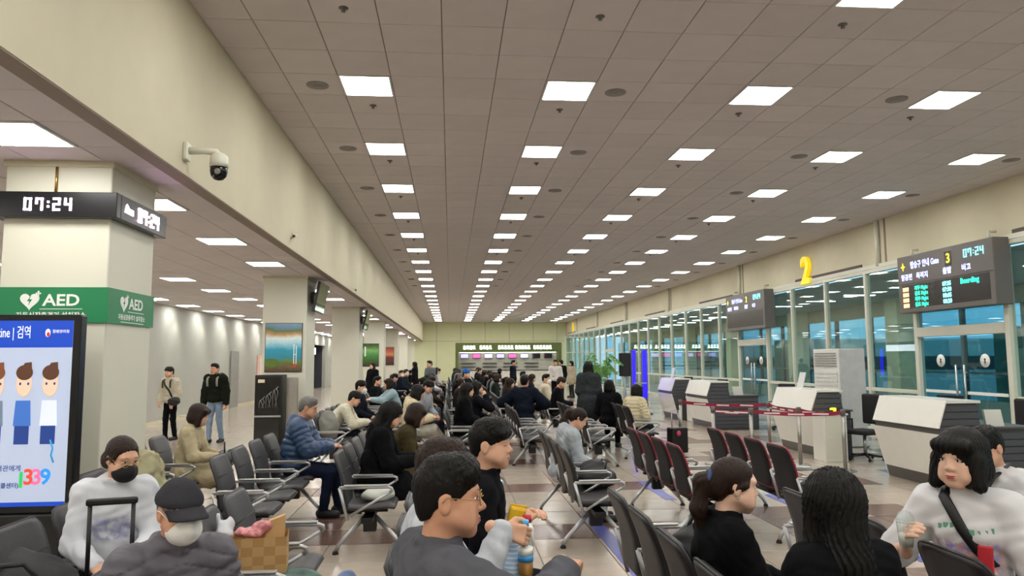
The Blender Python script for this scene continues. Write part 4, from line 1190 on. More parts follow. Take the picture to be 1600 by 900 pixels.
def strands(P, amp=.003, f=95.):
    a = np.arctan2(P[..., 0], P[..., 1]+.02)
    return amp*(np.sin(a*34+6*np.sin(P[..., 2]*22))*.6+np.sin(a*71+P[..., 2]*30)*.4)
def hair_mesh(kind, res, length=.3, under=False):
    front = (0, .68/1.21, -1/1.21)
    cap = [El((0, -.016, .036), (.086, .104, .091), k=.02)]
    cuts = []
    side = ((0, .45/1.097, -1/1.097), .032/1.097)
    if kind in ('short', 'fringe', 'parted'):
        P = [El((0, -.016, .036), (.0795, .1, .09), k=.02), Cn((-.03, .045, .09), (.03, .045, .09), .032, k=.04), El((0, -.07, -.02), (.058, .036, .06), k=.03)]
        if kind == 'parted': P += [Cn((-.045, .05, .095), (.05, .066, .08), .026, .022, k=.03), El((0, .0, .1), (.06, .07, .032), k=.03)]
        if kind == 'fringe': P += [Cn((-.05, .07, .055), (.05, .07, .055), .024, k=.03), El((0, .0, .1), (.06, .07, .03), k=.03)]
        zc = {'short': -.04, 'parted': -.05, 'fringe': -.072}[kind]
        P += [El((0, .13, zc), (.125, .115, .105), k=.008, op='-'), El((.08, -.008, -.014), (.016, .022, .034), k=.008, op='-'), El((-.08, -.008, -.014), (.016, .022, .034), k=.008, op='-')]
        return sdf_mesh(P, res, [side]+([((0, .1, 1), .035)] if under else []), lambda X: strands(X, .0022)-(.007 if kind != 'short' else .003)*np.abs(np.sin(X[..., 0]*80+5*np.sin(X[..., 1]*50))*np.sin(X[..., 1]*70+4*np.sin(X[..., 2]*60+X[..., 0]*40)))*np.clip((X[..., 2]-.02)/.04, 0, 1)-.001)
    face = El((0, .115, -.045), (.058, .085, .098), k=.015, op='-')
    if kind == 'long':
        L_ = length
        P = [El((0, -.018, .036), (.094, .112, .097), k=.02), Cn((0, -.055, .0), (0, -.085, -L_*.6), .08, .075, k=.05), Cn((0, -.085, -L_*.6), (0, -.095, -L_), .07, .045, k=.05),
             Cn((.075, .0, .01), (.088, -.005, -L_*.55), .03, .032, k=.03), Cn((-.075, .0, .01), (-.088, -.005, -L_*.55), .03, .032, k=.03),
             Cn((.088, -.005, -L_*.55), (.09, -.03, -L_*.95), .032, .02, k=.03), Cn((-.088, -.005, -L_*.55), (-.09, -.03, -L_*.95), .032, .02, k=.03), face]
        return sdf_mesh(P, res, [], lambda X: strands(X, .006))
    if kind == 'bob':
        P = [El((0, -.018, .036), (.1, .115, .1), k=.02), El((0, -.03, -.05), (.108, .1, .085), k=.04),
             Cn((.082, .03, .0), (.09, .045, -.1), .028, .03, k=.03), Cn((-.082, .03, .0), (-.09, .045, -.1), .028, .03, k=.03),
             Cn((-.055, .072, .062), (.055, .072, .062), .03, k=.02), El((0, .125, -.06), (.062, .08, .098), k=.012, op='-')]
        return sdf_mesh(P, res, [((0, 0, -1), .135)], lambda X: strands(X, .003))
    if kind in ('pony', 'bun', 'lowbun'):
        P = [El((0, -.016, .034), (.0805, .1005, .0885), k=.02), Cn((0, .06, .128), (0, -.03, .134), .008, k=.006, op='-'), El((0, -.07, -.02), (.06, .045, .06), k=.03), Cn((.07, .03, .01), (.071, -.02, -.02), .013, k=.02), Cn((-.07, .03, .01), (-.071, -.02, -.02), .013, k=.02)]
        if kind == 'pony':
            P += [Cn((0, -.1, .03), (0, -.145, .0), .022, .03, k=.02), Cn((0, -.145, .0), (0, -.15, -.12), .036, .034, k=.03), Cn((0, -.15, -.12), (0, -.12, -.24), .034, .014, k=.03)]
        elif kind == 'bun':
            P += [El((0, -.11, .05), (.045, .04, .045), k=.015)]
        else:
            P += [El((0, -.12, -.055), (.045, .05, .06), k=.02)]
        P += [El((0, .13, -.024), (.118, .112, .106), k=.008, op='-'), El((.082, .0, -.03), (.016, .02, .024), k=.01, op='-'), El((-.082, .0, -.03), (.016, .02, .024), k=.01, op='-')]
        return sdf_mesh(P, res, [((0, .5/1.118, -1/1.118), .065)] if kind != 'pony' else [], lambda X: strands(X, .0025))
def mask_mesh(res=.005):
    P = [El((0, .045, -.064), (.072, .079, .066), k=.01), Cn((0, .11, -.03), (0, .122, -.055), .012, .01, k=.03)]
    return sdf_mesh(P, res, [((0, -1, -.15), -.022), ((0, -.25, 1), -.028)])
def cap_parts(res=.006):
    P = [El((0, -.014, .03), (.091, .11, .1), k=.01)]
    crown = sdf_mesh(P, res, [((0, -.05, -1), -.03)], lambda X: .002*np.sin(X[..., 2]*90))
    V = []; Fc = []
    n = 14
    for j in range(5):
        t = j/4
        for k in range(n+1):
            a = -1.05+2.1*k/n
            r = 1+.62*t*math.cos(a)
            x = .09*math.sin(a)*(1+.02*t); y = -.014+.107*math.cos(a)+.085*t*math.cos(a*.9); z = .038-.026*t-.024*math.sin(a)**2
            V.append((x, y, z)); V.append((x, y, z-.005))
    def I(j, k, b): return (j*(n+1)+k)*2+b
    for j in range(4):
        for k in range(n):
            Fc.append((I(j, k, 0), I(j, k+1, 0), I(j+1, k+1, 0), I(j+1, k, 0))); Fc.append((I(j, k, 1), I(j+1, k, 1), I(j+1, k+1, 1), I(j, k+1, 1)))
    for k in range(n): Fc.append((I(4, k, 0), I(4, k+1, 0), I(4, k+1, 1), I(4, k, 1)))
    for j in range(4): Fc.append((I(j, 0, 0), I(j+1, 0, 0), I(j+1, 0, 1), I(j, 0, 1))); Fc.append((I(j, n, 0), I(j, n, 1), I(j+1, n, 1), I(j+1, n, 0)))
    return crown, (V, Fc)
def glasses_mesh(mat):
    mb = MB()
    for s_ in (-1, 1):
        c = (s_*.033, .102, .0)
        mb.tube([(c[0]+.024*math.cos(t), c[1]-.006*abs(math.cos(t)), c[2]+.019*math.sin(t)) for t in np.linspace(0, 2*PI, 20)[:-1]], .0014, 6, closed=True)
        mb.tube([(s_*.057, .096, .004), (s_*.078, .07, .006), (s_*.083, -.005, .012), (s_*.083, -.02, -.002)], .0015, 6)
    mb.tube([(-.01, .102, .004), (0, .107, .007), (.01, .102, .004)], .0014, 6)
    return mb.mesh(mat, 'glasses')

def hand_prims(W, d, n, right, curl):
    d = unit(d); n = unit(np.asarray(n, float)-d*np.dot(n, d)); l = np.cross(d, n)*(1 if right else -1)
    P = []
    offs = (.030, .010, -.010, -.029); lens = (.94, 1.05, .98, .78)
    for o_, L_ in zip(offs, lens):
        kn = W+d*.086+l*o_-n*.004*(1 if abs(o_) > .02 else 0)
        P.append(Cn(W+d*.012+l*o_*.6, kn, .0145, .0118, k=.012))
        a = kn; ang = 0
        for sg, ca in zip((.043, .027, .021), (curl*.75, curl*.95, curl*.6)):
            ang += ca; dd = d*math.cos(ang)+n*math.sin(ang); b = a+dd*sg*L_
            P.append(Cn(a, b, .0095, .0085, k=.004)); a = b
    a = W+d*.02+l*.02; dd = unit(d*.6+l*.75+n*.25*curl)
    b = a+dd*.042; P.append(Cn(a, b, .0155, .0125, k=.012))
    dd = unit(d*.9+l*.25+n*.45*curl); c = b+dd*.032; P.append(Cn(b, c, .0115, .0105, k=.006))
    dd = unit(d*.95-l*.05+n*.5*curl); P.append(Cn(c, c+dd*.024, .0105, .0085, k=.004))
    P.append(Cn(W-d*.05, W+d*.015, .026, .025, k=.015))
    return P

def ik(S, W, l1, l2, pole):
    v = W-S; D_ = np.linalg.norm(v)
    if D_ > (l1+l2)*.995: W = S+v/D_*(l1+l2)*.995; v = W-S; D_ = np.linalg.norm(v)
    if D_ < .12: D_ = .12
    a = (l1*l1-l2*l2+D_*D_)/(2*D_); h = math.sqrt(max(l1*l1-a*a, 1e-6))
    u = unit(v); p = unit(np.asarray(pole, float)-u*np.dot(pole, u))
    return S+u*a+p*h, W

def person(label, loc, rz, sp, group=None, name='person'):
    """sp: pose and clothing; all lengths for a 1.70 m figure, scaled by sp['s']"""
    g = sp.get
    s = g('s', 1.0); fem = g('fem', False); res = g('res', .012); hres = g('hres', .0055)
    root = empty(name, (loc[0], loc[1], loc[2] if len(loc) > 2 else 0), (0, 0, rz), label, 'person', group)
    sit = g('sit', True)
    lean = g('lean', -.08); sl = g('side', 0.); tw = g('twist', 0.)
    hz = g('hipz', .55 if sit else .93)
    p0 = V3(0, g('hipy', 0.), hz)
    def updir(a, b): return unit(V3(math.sin(b), math.sin(a)*math.cos(b), math.cos(a)*math.cos(b)))
    u0 = updir(lean*.6, sl*.6); u1 = updir(lean+g('hunch', .08), sl)
    p1 = p0+u0*.19; p2 = p1+u1*.19; p3 = p2+u1*.115; nb = p3+u1*.03
    Rt = rot('Z', tw)
    rv1 = Rt@V3(1, 0, 0); rv1 = unit(rv1-u1*np.dot(rv1, u1)); fv1 = np.cross(u1, rv1)
    Rc = np.stack([rv1, fv1, u1], 1)
    rv0 = rot('Z', tw*.3)@V3(1, 0, 0); rv0 = unit(rv0-u0*np.dot(rv0, u0)); R0 = np.stack([rv0, np.cross(u0, rv0), u0], 1)
    sw = .15 if fem else .172
    SR, SL = p3+rv1*sw-u1*.025, p3-rv1*sw-u1*.025
    # ---- legs
    kx = g('knee', .1)
    if sit:
        leg = g('legs') or [((kx+.0, .43, .5), (kx, .45+g('foot', .03), .09)), ((-kx, .43, .5), (-kx, .45+g('foot', .03), .09))]
    else:
        st_ = g('stride', .0)
        leg = g('legs') or [((.09, .03+st_*.5, .5), (.1, -.0+st_, .09)), ((-.09, .03-st_*.5, .5), (-.1, -.02-st_, .09))]
    hipj = [p0+V3(.088, .0, -.01), p0+V3(-.088, .0, -.01)]
    kn = [V3(*l_[0]) for l_ in leg]; an = [V3(*l_[1]) for l_ in leg]
    # ---- arms
    dflt = ((.13, .3, .66), (-.13, .3, .66)) if sit else ((.24, .06, .78), (-.24, .06, .78))
    hr, hl = g('hr', dflt[0]), g('hl', dflt[1])
    pole = g('pole', ((.5, -.35, -.8), (-.5, -.35, -.8)))
    ER, WR = ik(SR, V3(*hr), .285, .25, pole[0]); EL_, WL = ik(SL, V3(*hl), .285, .25, pole[1])
    # ---- head frame
    hy, hp, hrl = g('hyaw', 0.), g('hpitch', 0.), g('hroll', 0.)
    Rh = rot('Z', tw+hy)@rot('X', -hp)@rot('Y', hrl)
    nd = unit(u1*.8+V3(0, .18, .6)+ (Rh@V3(0, 0, 1))*.3)
    base = nb+nd*.075
    hs = g('head', 1.0)
    hc = base+Rh@V3(0, .028, .088)*hs
    # ---- body (skin): head + neck, arms, trunk, legs, hands
    skin = g('skin', 'skin')
    nb_h = (Rh.T@(nb-u1*.03-hc))/hs
    Vh, Qh = sdf_mesh(head_prims(fem, nb_h, .05 if fem else .058), hres)
    if g('openmouth'):
        pass
    Vh = (Vh*hs)@Rh.T+hc
    slim = .88 if fem else 1.
    bp = [El(p2, (.14*slim, .095, .17), Rc, k=.05), El(p1, (.125*slim, .09, .15), R0, k=.05), El(p0, (.14, .11, .1), R0, k=.05), Cn(SR, SL, .05, k=.05), Cn(nb, p2, .05, .06, k=.05)]
    for S, E, W_ in ((SR, ER, WR), (SL, EL_, WL)): bp += [Cn(S, E, .045*slim, .037*slim, k=.03), Cn(E, W_, .037*slim, .026*slim, k=.02)]
    for H, K, A in zip(hipj, kn, an): bp += [Cn(H, K, .07, .05, k=.03), Cn(K, A, .048, .034, k=.03)]
    parts_ = [(Vh, Qh), sdf_mesh(bp, max(.02, res*1.6))]
    hd_ = g('hands', 'both')
    ng = g('palm', ((-.35, 0, -1), (.35, 0, -1)))
    crl = g('curl', .55)
    hdir = g('hdir', (None, None))
    HR, HL = [], []
    if hd_ in ('both', 'r'):
        dR = unit(hdir[0]) if hdir[0] is not None else unit(WR-ER); parts_.append(sdf_mesh(hand_prims(WR, dR, ng[0], True, crl), g('handres', .005)))
    if hd_ in ('both', 'l'):
        dL = unit(hdir[1]) if hdir[1] is not None else unit(WL-EL_); parts_.append(sdf_mesh(hand_prims(WL, dL, ng[1], False, crl), g('handres', .005)))
    Vb, Qb = join_np(parts_)
    body = mesh_obj('body', np_mesh(Vb, Qb, skin, 'body', s), root)
    # ---- face
    Mh = Matrix([list(Rh[i])+[hc[i]*s] for i in range(3)]+[[0, 0, 0, 1]])@Matrix.Scale(s*hs, 4)
    def on_head(nm, me, parent): o_ = bpy.data.objects.new(nm, me); link(o_, parent); o_.matrix_local = Mh; return o_
    hcol = g('haircol', 'hair_black')
    if g('face', True):
        for s_ in (1, -1):
            k_ = 'eye_closed' if g('closed') else 'eye'
            e = bpy.data.objects.new('eye', fpm(k_, skin)); link(e, body); e.matrix_local = Mh@Matrix.Translation((s_*.031, 0, 0))
            on_head('eyebrow', fpm('brow_r' if s_ > 0 else 'brow_l', 'hair_black' if hcol != 'hair_grey' else 'hair_grey'), body)
        if not g('mask'): on_head('lips', fpm('lips', g('lip', 'lip')), body)
    # ---- hair and headwear
    hk = g('hair', 'short')
    if hk:
        V, Q = hair_mesh(hk, g('hairres', max(hres, .006)), g('hairlen', .3), bool(g('cap') or g('beanie'))); on_head('hair', np_mesh(V, Q, hcol, 'hair'), root)
    if g('mask'):
        V, Q = mask_mesh(); mk = on_head('face_mask', np_mesh(V, Q, 'mask_'+g('mask'), 'mask'), root)
        lp = MB()
        for s_ in (-1, 1): lp.tube([(s_*.058, .06, -.03), (s_*.082, .0, .008), (s_*.084, -.03, .005), (s_*.08, -.02, -.035), (s_*.055, .05, -.08)], .002, 6)
        e = bpy.data.objects.new('ear_loops', lp.mesh('mask_'+g('mask'), 'ear_loops')); link(e, mk)
    if g('cap'):
        (V, Q), (V2, F2) = cap_parts(); c_ = on_head('cap', np_mesh(V, Q, g('cap'), 'cap'), root)
        e = bpy.data.objects.new('visor', mesh_from(V2, F2, g('cap'), 'visor', True)); link(e, c_)
    if g('glasses'): on_head('glasses', glasses_mesh(g('glasses')), root)
    if g('beanie'):
        V, Q = sdf_mesh([El((0, -.016, .05), (.1, .116, .1), k=.02), El((0, -.02, .15), (.03, .03, .025), k=.02)], .009, [((0, 0, -1), -.03)]); on_head('hat', np_mesh(V, Q, g('beanie'), 'hat'), root)
    # ---- upper garment
    top = g('top', '#33343a'); tm = cloth(top) if isinstance(top, str) else top
    f = g('fit', .012); quilt = g('quilt', None)
    qs = (lambda n_: (n_, quilt)) if quilt else (lambda n_: None)
    tp = [El(p2, (.15*slim+f, .11+f*.8, .175), Rc, k=.06, q=(14., quilt) if quilt else None), El(p1, (.14*slim+f+g('belly', 0)*.5, .105+f+g('belly', 0), .165), R0, k=.06, q=(14., quilt) if quilt else None),
          El(p0+u0*.03, (.155+f, .125+f, .11), R0, k=.05), Cn(SR, SL, .058+f*.6, k=.06, q=(7, quilt) if quilt else None), Cn(nb-u1*.02, SR, .045+f*.3, .05+f*.3, k=.05), Cn(nb-u1*.02, SL, .045+f*.3, .05+f*.3, k=.05)]
    if fem:
        for s_ in (1, -1): tp.append(El(p2+rv1*s_*.06+fv1*.075-u1*.015, (.055, .05, .055), k=.05))
    sh_ = g('sleeve', 1.0)
    for S, E, W_ in ((SR, ER, WR), (SL, EL_, WL)):
        if sh_ >= 1:
            tp += [Cn(S, E, .056*slim+f, .047*slim+f, k=.035, q=qs(5)), Cn(E, W_-(W_-E)*.04, .047*slim+f, .034*slim+f*.8, k=.025, q=qs(4))]
        else:
            tp += [Cn(S, S+(E-S)*sh_*1.6, .058*slim+f, .056*slim+f, k=.035)]
    if g('coat'):   # skirt of a long coat over the thighs
        for H, K in zip(hipj, kn): tp.append(Cn(H, H+(K-H)*g('coat'), .1+f, .1+f, k=.06))
        if not sit: tp.append(El(p0-V3(0, 0, .12), (.17+f, .14+f, .25), k=.08))
    if g('hood'):
        tp += [Cn(nb+rv1*.09-u1*.01, nb-fv1*.09+u1*.01, .038, .045, k=.03), Cn(nb-rv1*.09-u1*.01, nb-fv1*.09+u1*.01, .038, .045, k=.03), El(nb-fv1*.11-u1*.04, (.1, .05, .09), Rc, k=.04)]
    if g('collar'):
        c_ = g('collar'); cc_ = nb+nd*.03
        for a in range(8):
            t0, t1 = 2*PI*a/8, 2*PI*(a+1)/8
            q0 = cc_+rv1*math.cos(t0)*.068+fv1*(math.sin(t0)*.068); q1 = cc_+rv1*math.cos(t1)*.068+fv1*math.sin(t1)*.068
            tp.append(Cn(q0, q1, c_, k=.02))
    wr = g('wrinkle', .0045)
    def disp(X):
        q_ = 0 if not quilt else .009*(1-np.clip(np.abs(np.sin(PI*(X[..., 2]+.35*np.abs(X[..., 0])+.2*X[..., 1])/.062))/.3, 0, 1))
        return q_+wr*(np.sin(X[..., 0]*37+4*np.sin(X[..., 2]*19+X[..., 1]*9))*np.sin(X[..., 2]*41+3*np.sin(X[..., 1]*27))+.5*np.sin(X[..., 1]*55+X[..., 2]*33+2*np.sin(X[..., 0]*31)))
    V, Q = sdf_mesh(tp, res, g('topcut', ()), disp)
    gar = mesh_obj(g('topname', 'jacket'), np_mesh(V, Q, tm, 'top', s), root)
    # ---- trousers
    tr = g('trousers', '#26272c'); lf = g('legfit', .012)
    pp = [El(p0, (.15+lf, .118+lf, .112), R0, k=.05)]
    for H, K, A in zip(hipj, kn, an): pp += [Cn(H, K, .078+lf, .056+lf, k=.04), Cn(K, A+V3(0, 0, .0), .054+lf, .04+lf*1.2, k=.03)]
    V, Q = sdf_mesh(pp, res*1.15, (), lambda X: disp(X)*.9)
    mesh_obj('trousers', np_mesh(V, Q, cloth(tr), 'trousers', s), root)
    # ---- shoes
    for A, K, t_ in zip(an, kn, (-1, 1)):
        fd = g('footdir'); fd = unit(V3(*fd)) if fd else unit(V3(-t_*.12, 1, 0))
        q0 = A-fd*.035+V3(0, 0, -.042); q1 = A+fd*.15+V3(0, 0, -.052)
        V, Q = sdf_mesh([Cn(q0, q1, .046, .04, k=.03), Cn(A, q0, .045, .044, k=.03), Cn(q0-V3(0, 0, .022), q1-V3(0, 0, .012), .042, .042, k=.01)], .01, [((0, 0, -1), -(A[2]-.088))])
        mesh_obj('shoe', np_mesh(V, Q, g('shoes', 'shoe_dark'), 'shoe', s), root)
    # ---- world helpers
    cz, sz = math.cos(rz), math.sin(rz)
    def world(p): p = np.asarray(p)*s; return (loc[0]+cz*p[0]-sz*p[1], loc[1]+sz*p[0]+cz*p[1], p[2]+(loc[2] if len(loc) > 2 else 0))
    return dict(root=root, body=body, top=gar, WR=WR, WL=WL, ER=ER, EL=EL_, p2=p2, p1=p1, p3=p3, nb=nb, Rc=Rc, hc=hc, world=world, s=s, SR=SR, SL=SL, Mh=Mh, on_head=on_head, u1=u1, p0=p0, f=f)
def strap(P, pts, w_, mat, name='strap'):
    """flat band on the body, local points"""
    return MB().tube([tuple(np.asarray(p)*P['s']) for p in pts], w_*P['s'], 8, flat=.22).obj(name, mat, P['root'])
def chest(P, x, z, out=.0):
    """point on the chest surface: x right, z up from chest centre"""
    Rc, f = P['Rc'], P['f']
    a = .15+f; b = .11+f*.8
    y = b*math.sqrt(max(0.05, 1-(x/a)**2-(z/.26)**2))+out
    return P['p2']+Rc@V3(x, y, z)
# ================================================================= the people who can be told apart
E90 = -PI/2
def phone(P, which='WR', off=(0, .08, .03), label='black phone', rx=.9, col='black_plastic'):
    w_ = P['world'](P[which]+V3(*off)); o = empty('phone', w_, (rx, 0, P['root'].rotation_euler.z), label, 'phone')
    MB().box(-.037, .037, -.075, .075, -.004, .004, 0, .003).obj('case', col, o); MB().box(-.034, .034, -.071, .071, .0042, .005).obj('screen', M('phone_screen', '#8fa3c4', .2, emit=.5, var=0), o)
    return o

# -- man in the grey shirt (front centre)
P = person('man in a charcoal grey long sleeved shirt and wire glasses', (-.06, 2.6), E90+.34,
    dict(s=1.03, head=1.06, lean=-.04, hunch=.1, fit=.036, belly=.02, hyaw=-.36, hpitch=.02, hair='parted', glasses='gold_wire', top='#55565c', topname='shirt', trousers='#26272c',
         hr=(.2, .38, 1.0), hl=(-.18, .3, .68), pole=((.9, .1, -.35), (-.5, -.3, -.8)), res=.009, hres=.0042, skin='skin_tan', collar=.012, wrinkle=.005, curl=.7))
# -- man with the tea bottle
P = person('man in a light grey cardigan holding a tea bottle, glasses', (-.1, 3.28), E90+.05,
    dict(s=1.03, lean=-.03, hunch=.08, hyaw=-.05, hpitch=.1, hair='parted', haircol='hair_brown', glasses='gold_wire', top='#b9bec4', topname='cardigan', trousers='#3a3d45',
         hr=(.17, .3, 1.02), hl=(-.16, .32, .68), palm=((-1, .1, -.35), (.35, 0, -1)), hdir=((-.05, 1, -.3), None), curl=.95, res=.01, hres=.005, fit=.018))
wv = P['world'](P['WR']+V3(-.042, .085, -.03))
o = empty('tea_bottle', (wv[0]+.012, wv[1]-.01, wv[2]-.165), label='clear bottle of brown tea with a blue label and cap, held in hand', cat='bottle')
MB().lathe([(0, 0), (.03, 0), (.032, .01), (.032, .13), (.028, .15), (.013, .19), (.013, .205), (0, .205)], 20).obj('bottle_shell', G_BOTTLE, o)
MB().lathe([(0, .004), (.028, .004), (.0295, .012), (.0295, .06), (0, .06)], 20).obj('tea', M('tea', '#a8742a', .2), o)
MB().lathe([(.0325, .06), (.033, .06), (.033, .085), (.0325, .085)], 20).obj('label_band', M('lbl_blue', '#3f97d6', .5), o)
MB().lathe([(.0325, .086), (.033, .086), (.033, .115), (.0325, .115)], 20).obj('label_band', 'print_white', o)
MB().lathe([(0, .2), (.015, .2), (.015, .225), (0, .226)], 16).obj('cap', M('cap_blue', '#5fb4e6', .4), o)
lp = P['world']((.02, .26, .6))
V, Q = sdf_mesh([El((0, 0, .2), (.07, .1, .22), k=.05), El((.02, .04, .25), (.05, .09, .16), k=.05)], .012, (), lambda X: .006*np.sin(X[..., 2]*60))
o = mesh_obj('striped_cushion', np_mesh(V, Q, stripe_mat('cushion_stripe', '#a5c8ea', '#dde8f2'), 'cushion'), None, (.2, 3.24, .6), (0, .12, .3)); tag(o, 'pale blue striped soft cushion in the lap beside the tea bottle', 'cushion')
# -- young man in black
P = person('young man in a black shirt sitting upright with short hair', (.16, 4.02), E90-.12,
    dict(s=1.05, lean=-.02, hyaw=-.2, hpitch=.0, hair='fringe', top='#1a1b20', topname='shirt', trousers='#25262c', closed=True, collar=.012, res=.01, hres=.0048, fit=.014, sleeve=.5, hr=(.1, .2, .86), hl=(-.06, .22, .86)))
o = empty('teal_bag', (.24, 4.62, 0), (0, 0, .1), 'pale teal paper carrier bag beside the young man in black', 'bag')
MB().prism([(-.06, .475), (.06, .475), (.07, 1.02), (-.07, 1.02)], -.1, .1, 'y').obj('bag_body', M('teal', '#a9d8d6', .6), o)
MB().tube([(-.03, -.03, 1.02), (-.025, -.03, 1.09), (.025, -.03, 1.09), (.03, -.03, 1.02)], .005, 6).obj('handle', 'print_white', o)
o = empty('snack_pouch', (.33, 3.86, .9), (0, .2, .1), 'yellow snack pouch held by the young man in black', 'snack')
MB().box(-.045, .045, -.02, .02, 0, .1, 0, .015).obj('pouch', M('pouch_yellow', '#e6b81f', .4), o); MB().box(-.045, .045, -.006, .006, .1, .11).obj('seal', 'pouch_yellow', o)
o = empty('drink_bottle', (.38, 3.72, .82), label='small white bottle with a red cap beside the snack pouch', cat='bottle')
MB().lathe([(0, 0), (.032, 0), (.033, .1), (.02, .13), (0, .13)], 16).obj('body', 'print_white', o); MB().lathe([(0, .13), (.022, .13), (.022, .165), (0, .166)], 16).obj('cap', M('cap_red', '#c8263a', .4), o)

# -- man with the cap and white mask
P = person('man in a charcoal cap, white mask and quilted jacket', (-1.12, 3.14), -2.5,
    dict(s=.95, lean=.02, hunch=.12, hyaw=.1, hpitch=.12, hair='short', haircol='hair_grey', cap=cloth('#4a4a50'), mask='white', top=M('puffer_mauve', '#56535b', .6, var=.08, bump=.15, bscale=30), quilt=.012, fit=.035,
         collar=.028, trousers='#2c2d33', hr=(.12, .28, .68), hl=(-.12, .28, .68), res=.009, hres=.0045, skin='skin_tan', wrinkle=.003))
# -- woman in the black mask with the trolley handle
P = person('woman in a black mask and white printed sweatshirt', (-1.97, 4.62), -2.75,
    dict(fem=True, s=.99, lean=.1, hunch=.12, hyaw=.55, hpitch=.3, hair='lowbun', haircol='hair_brown', mask='black', top=print_mat('sweat_print', '#d3d6dc', ['#a9aed6', '#c3c6de', '#9fa4cc'], .74, .88, .1, .06, 30.), topname='sweatshirt', collar=.012, fit=.024, trousers='#26262b',
         hr=(.08, .34, .66), hl=(-.1, .34, .67), res=.01, hres=.005, glasses='gold_wire', curl=.7))
o = empty('trolley_suitcase', (-1.72, 3.98, 0), (0, 0, .25), 'black suitcase with its long handle pulled out before the masked woman', 'suitcase')
MB().box(-.2, .2, -.12, .12, .05, .6, 0, .03).obj('shell', 'black_plastic', o)
for s_ in (-1, 1): MB().tube([(s_*.1, .06, .6), (s_*.1, .06, 1.02)], .011, 8).obj('handle_rod', 'black_plastic', o)
MB().box(-.12, .12, .045, .075, 1.02, 1.055, 0, .01).obj('grip', 'black_plastic', o)
for sx in (-1, 1):
    for sy in (-1, 1): MB().ell((sx*.16, sy*.08, .028), (.02, .028, .028)).obj('wheel', 'black_rubber', o)
def soft_bag(name, label, loc, rz, prims, mat, res=.014, amp=.008, cat='bag'):
    V, Q = sdf_mesh(prims, res, (), lambda X: amp*np.sin(X[..., 0]*23+3*np.sin(X[..., 2]*17))*np.sin(X[..., 2]*29+2*np.sin(X[..., 1]*21)))
    o_ = empty(name, loc, (0, 0, rz), label, cat); mesh_obj('bag_body', np_mesh(V, Q, mat, 'bag'), o_); return o_
bagm = M('bag_black', '#1d1d21', .6, var=.15, bump=.3, bscale=40)
o = soft_bag('duffel_bag', 'large black duffel bag heaped beside the masked woman', (-2.2, 4.02, .45), .3, [El((0, 0, .16), (.3, .2, .18), k=.05), El((-.12, .05, .26), (.2, .16, .14), k=.06), El((.18, -.05, .1), (.16, .16, .12), k=.05)], bagm)
MB().tube([(-.2, -.2, .2), (-.1, -.24, .34), (.1, -.24, .34), (.2, -.2, .2)], .014, 8).obj('handle', bagm, o)
MB().box(-.1, .0, -.215, -.205, .24, .25).obj('zip_pull', 'gold_wire', o)
o = soft_bag('travel_bag', 'black travel bag on the masked woman\'s lap side, in front of the trolley', (-1.5, 3.55, .45), -.2, [El((0, 0, .13), (.28, .16, .15), k=.05), El((.1, .02, .2), (.17, .13, .1), k=.05)], bagm)
MB().tube([(-.15, -.12, .2), (-.08, -.15, .3), (.08, -.15, .3), (.15, -.12, .2)], .012, 8).obj('handle', bagm, o)
o = soft_bag('backpack', 'dark grey backpack at the foot of the information display', (-2.55, 3.6, 0), .1, [El((0, 0, .3), (.22, .17, .3), k=.05), El((0, -.14, .2), (.16, .08, .16), k=.05)], M('bag_grey', '#2f3033', .6, bump=.3, bscale=40))
MB().tube([(-.05, .05, .58), (0, .05, .66), (.05, .05, .58)], .012, 8).obj('handle', 'black_plastic', o)

# -- paper bag with the checked pattern
o = empty('paper_bag', (-1.13, 4.38, .58), (0, 0, .15), 'checked kraft paper bag full of wrapped things on the bench', 'bag')
mb = MB(); nx_, nz_ = 7, 4
for i in range(nx_):
    for j in range(nz_):
        x0, x1 = -.21+.06*i, -.21+.06*(i+1); z0, z1 = .05*j, .05*(j+1)
        mb.raw([(x0, -.1-.004*j, z0), (x1, -.1-.004*j, z0), (x1, -.1-.004*(j+1), z1), (x0, -.1-.004*(j+1), z1)], [(0, 1, 2, 3)], (i+j) % 2)
        mb.raw([(x0, .1, z0), (x1, .1, z0), (x1, .1, z1), (x0, .1, z1)], [(3, 2, 1, 0)], (i+j) % 2)
mb.raw([(-.21, -.1, 0), (-.21, .1, 0), (-.21, .1, .2), (-.21, -.116, .2)], [(0, 1, 2, 3)]); mb.raw([(.21, -.1, 0), (.21, .1, 0), (.21, .1, .2), (.21, -.116, .2)], [(3, 2, 1, 0)]); mb.raw([(-.21, -.1, 0), (.21, -.1, 0), (.21, .1, 0), (-.21, .1, 0)], [(3, 2, 1, 0)])
mb.obj('bag_body', ['paper_kraft', 'paper_kraft_dark'], o)
MB().prism([(.06, .05), (.19, .05), (.19, .29), (.1, .26)], .02, .08, 'y').obj('bag_flap', 'paper_kraft', o)
o = soft_bag('wrapped_parcel', 'red and white wrapped parcel sticking out of the paper bag', (-1.12, 4.4, .75), .2, [El((0, 0, .04), (.08, .05, .03), k=.03), El((.05, 0, .07), (.05, .03, .025), k=.02), El((-.06, 0, .05), (.03, .03, .03), k=.02)], M('wrap_red', '#d0888c', .5, var=.6, vscale=40), .007, .013, 'parcel')
o = soft_bag('plastic_wrap', 'crumpled white plastic bag in the paper bag mouth', (-1.27, 4.38, .77), .4, [El((0, 0, .03), (.05, .05, .06), k=.03), El((-.03, 0, .07), (.014, .02, .05), k=.02), El((.03, 0, .06), (.014, .02, .05), k=.02)], M('plastic_white', '#d4d7dc', .3), .007, .013)
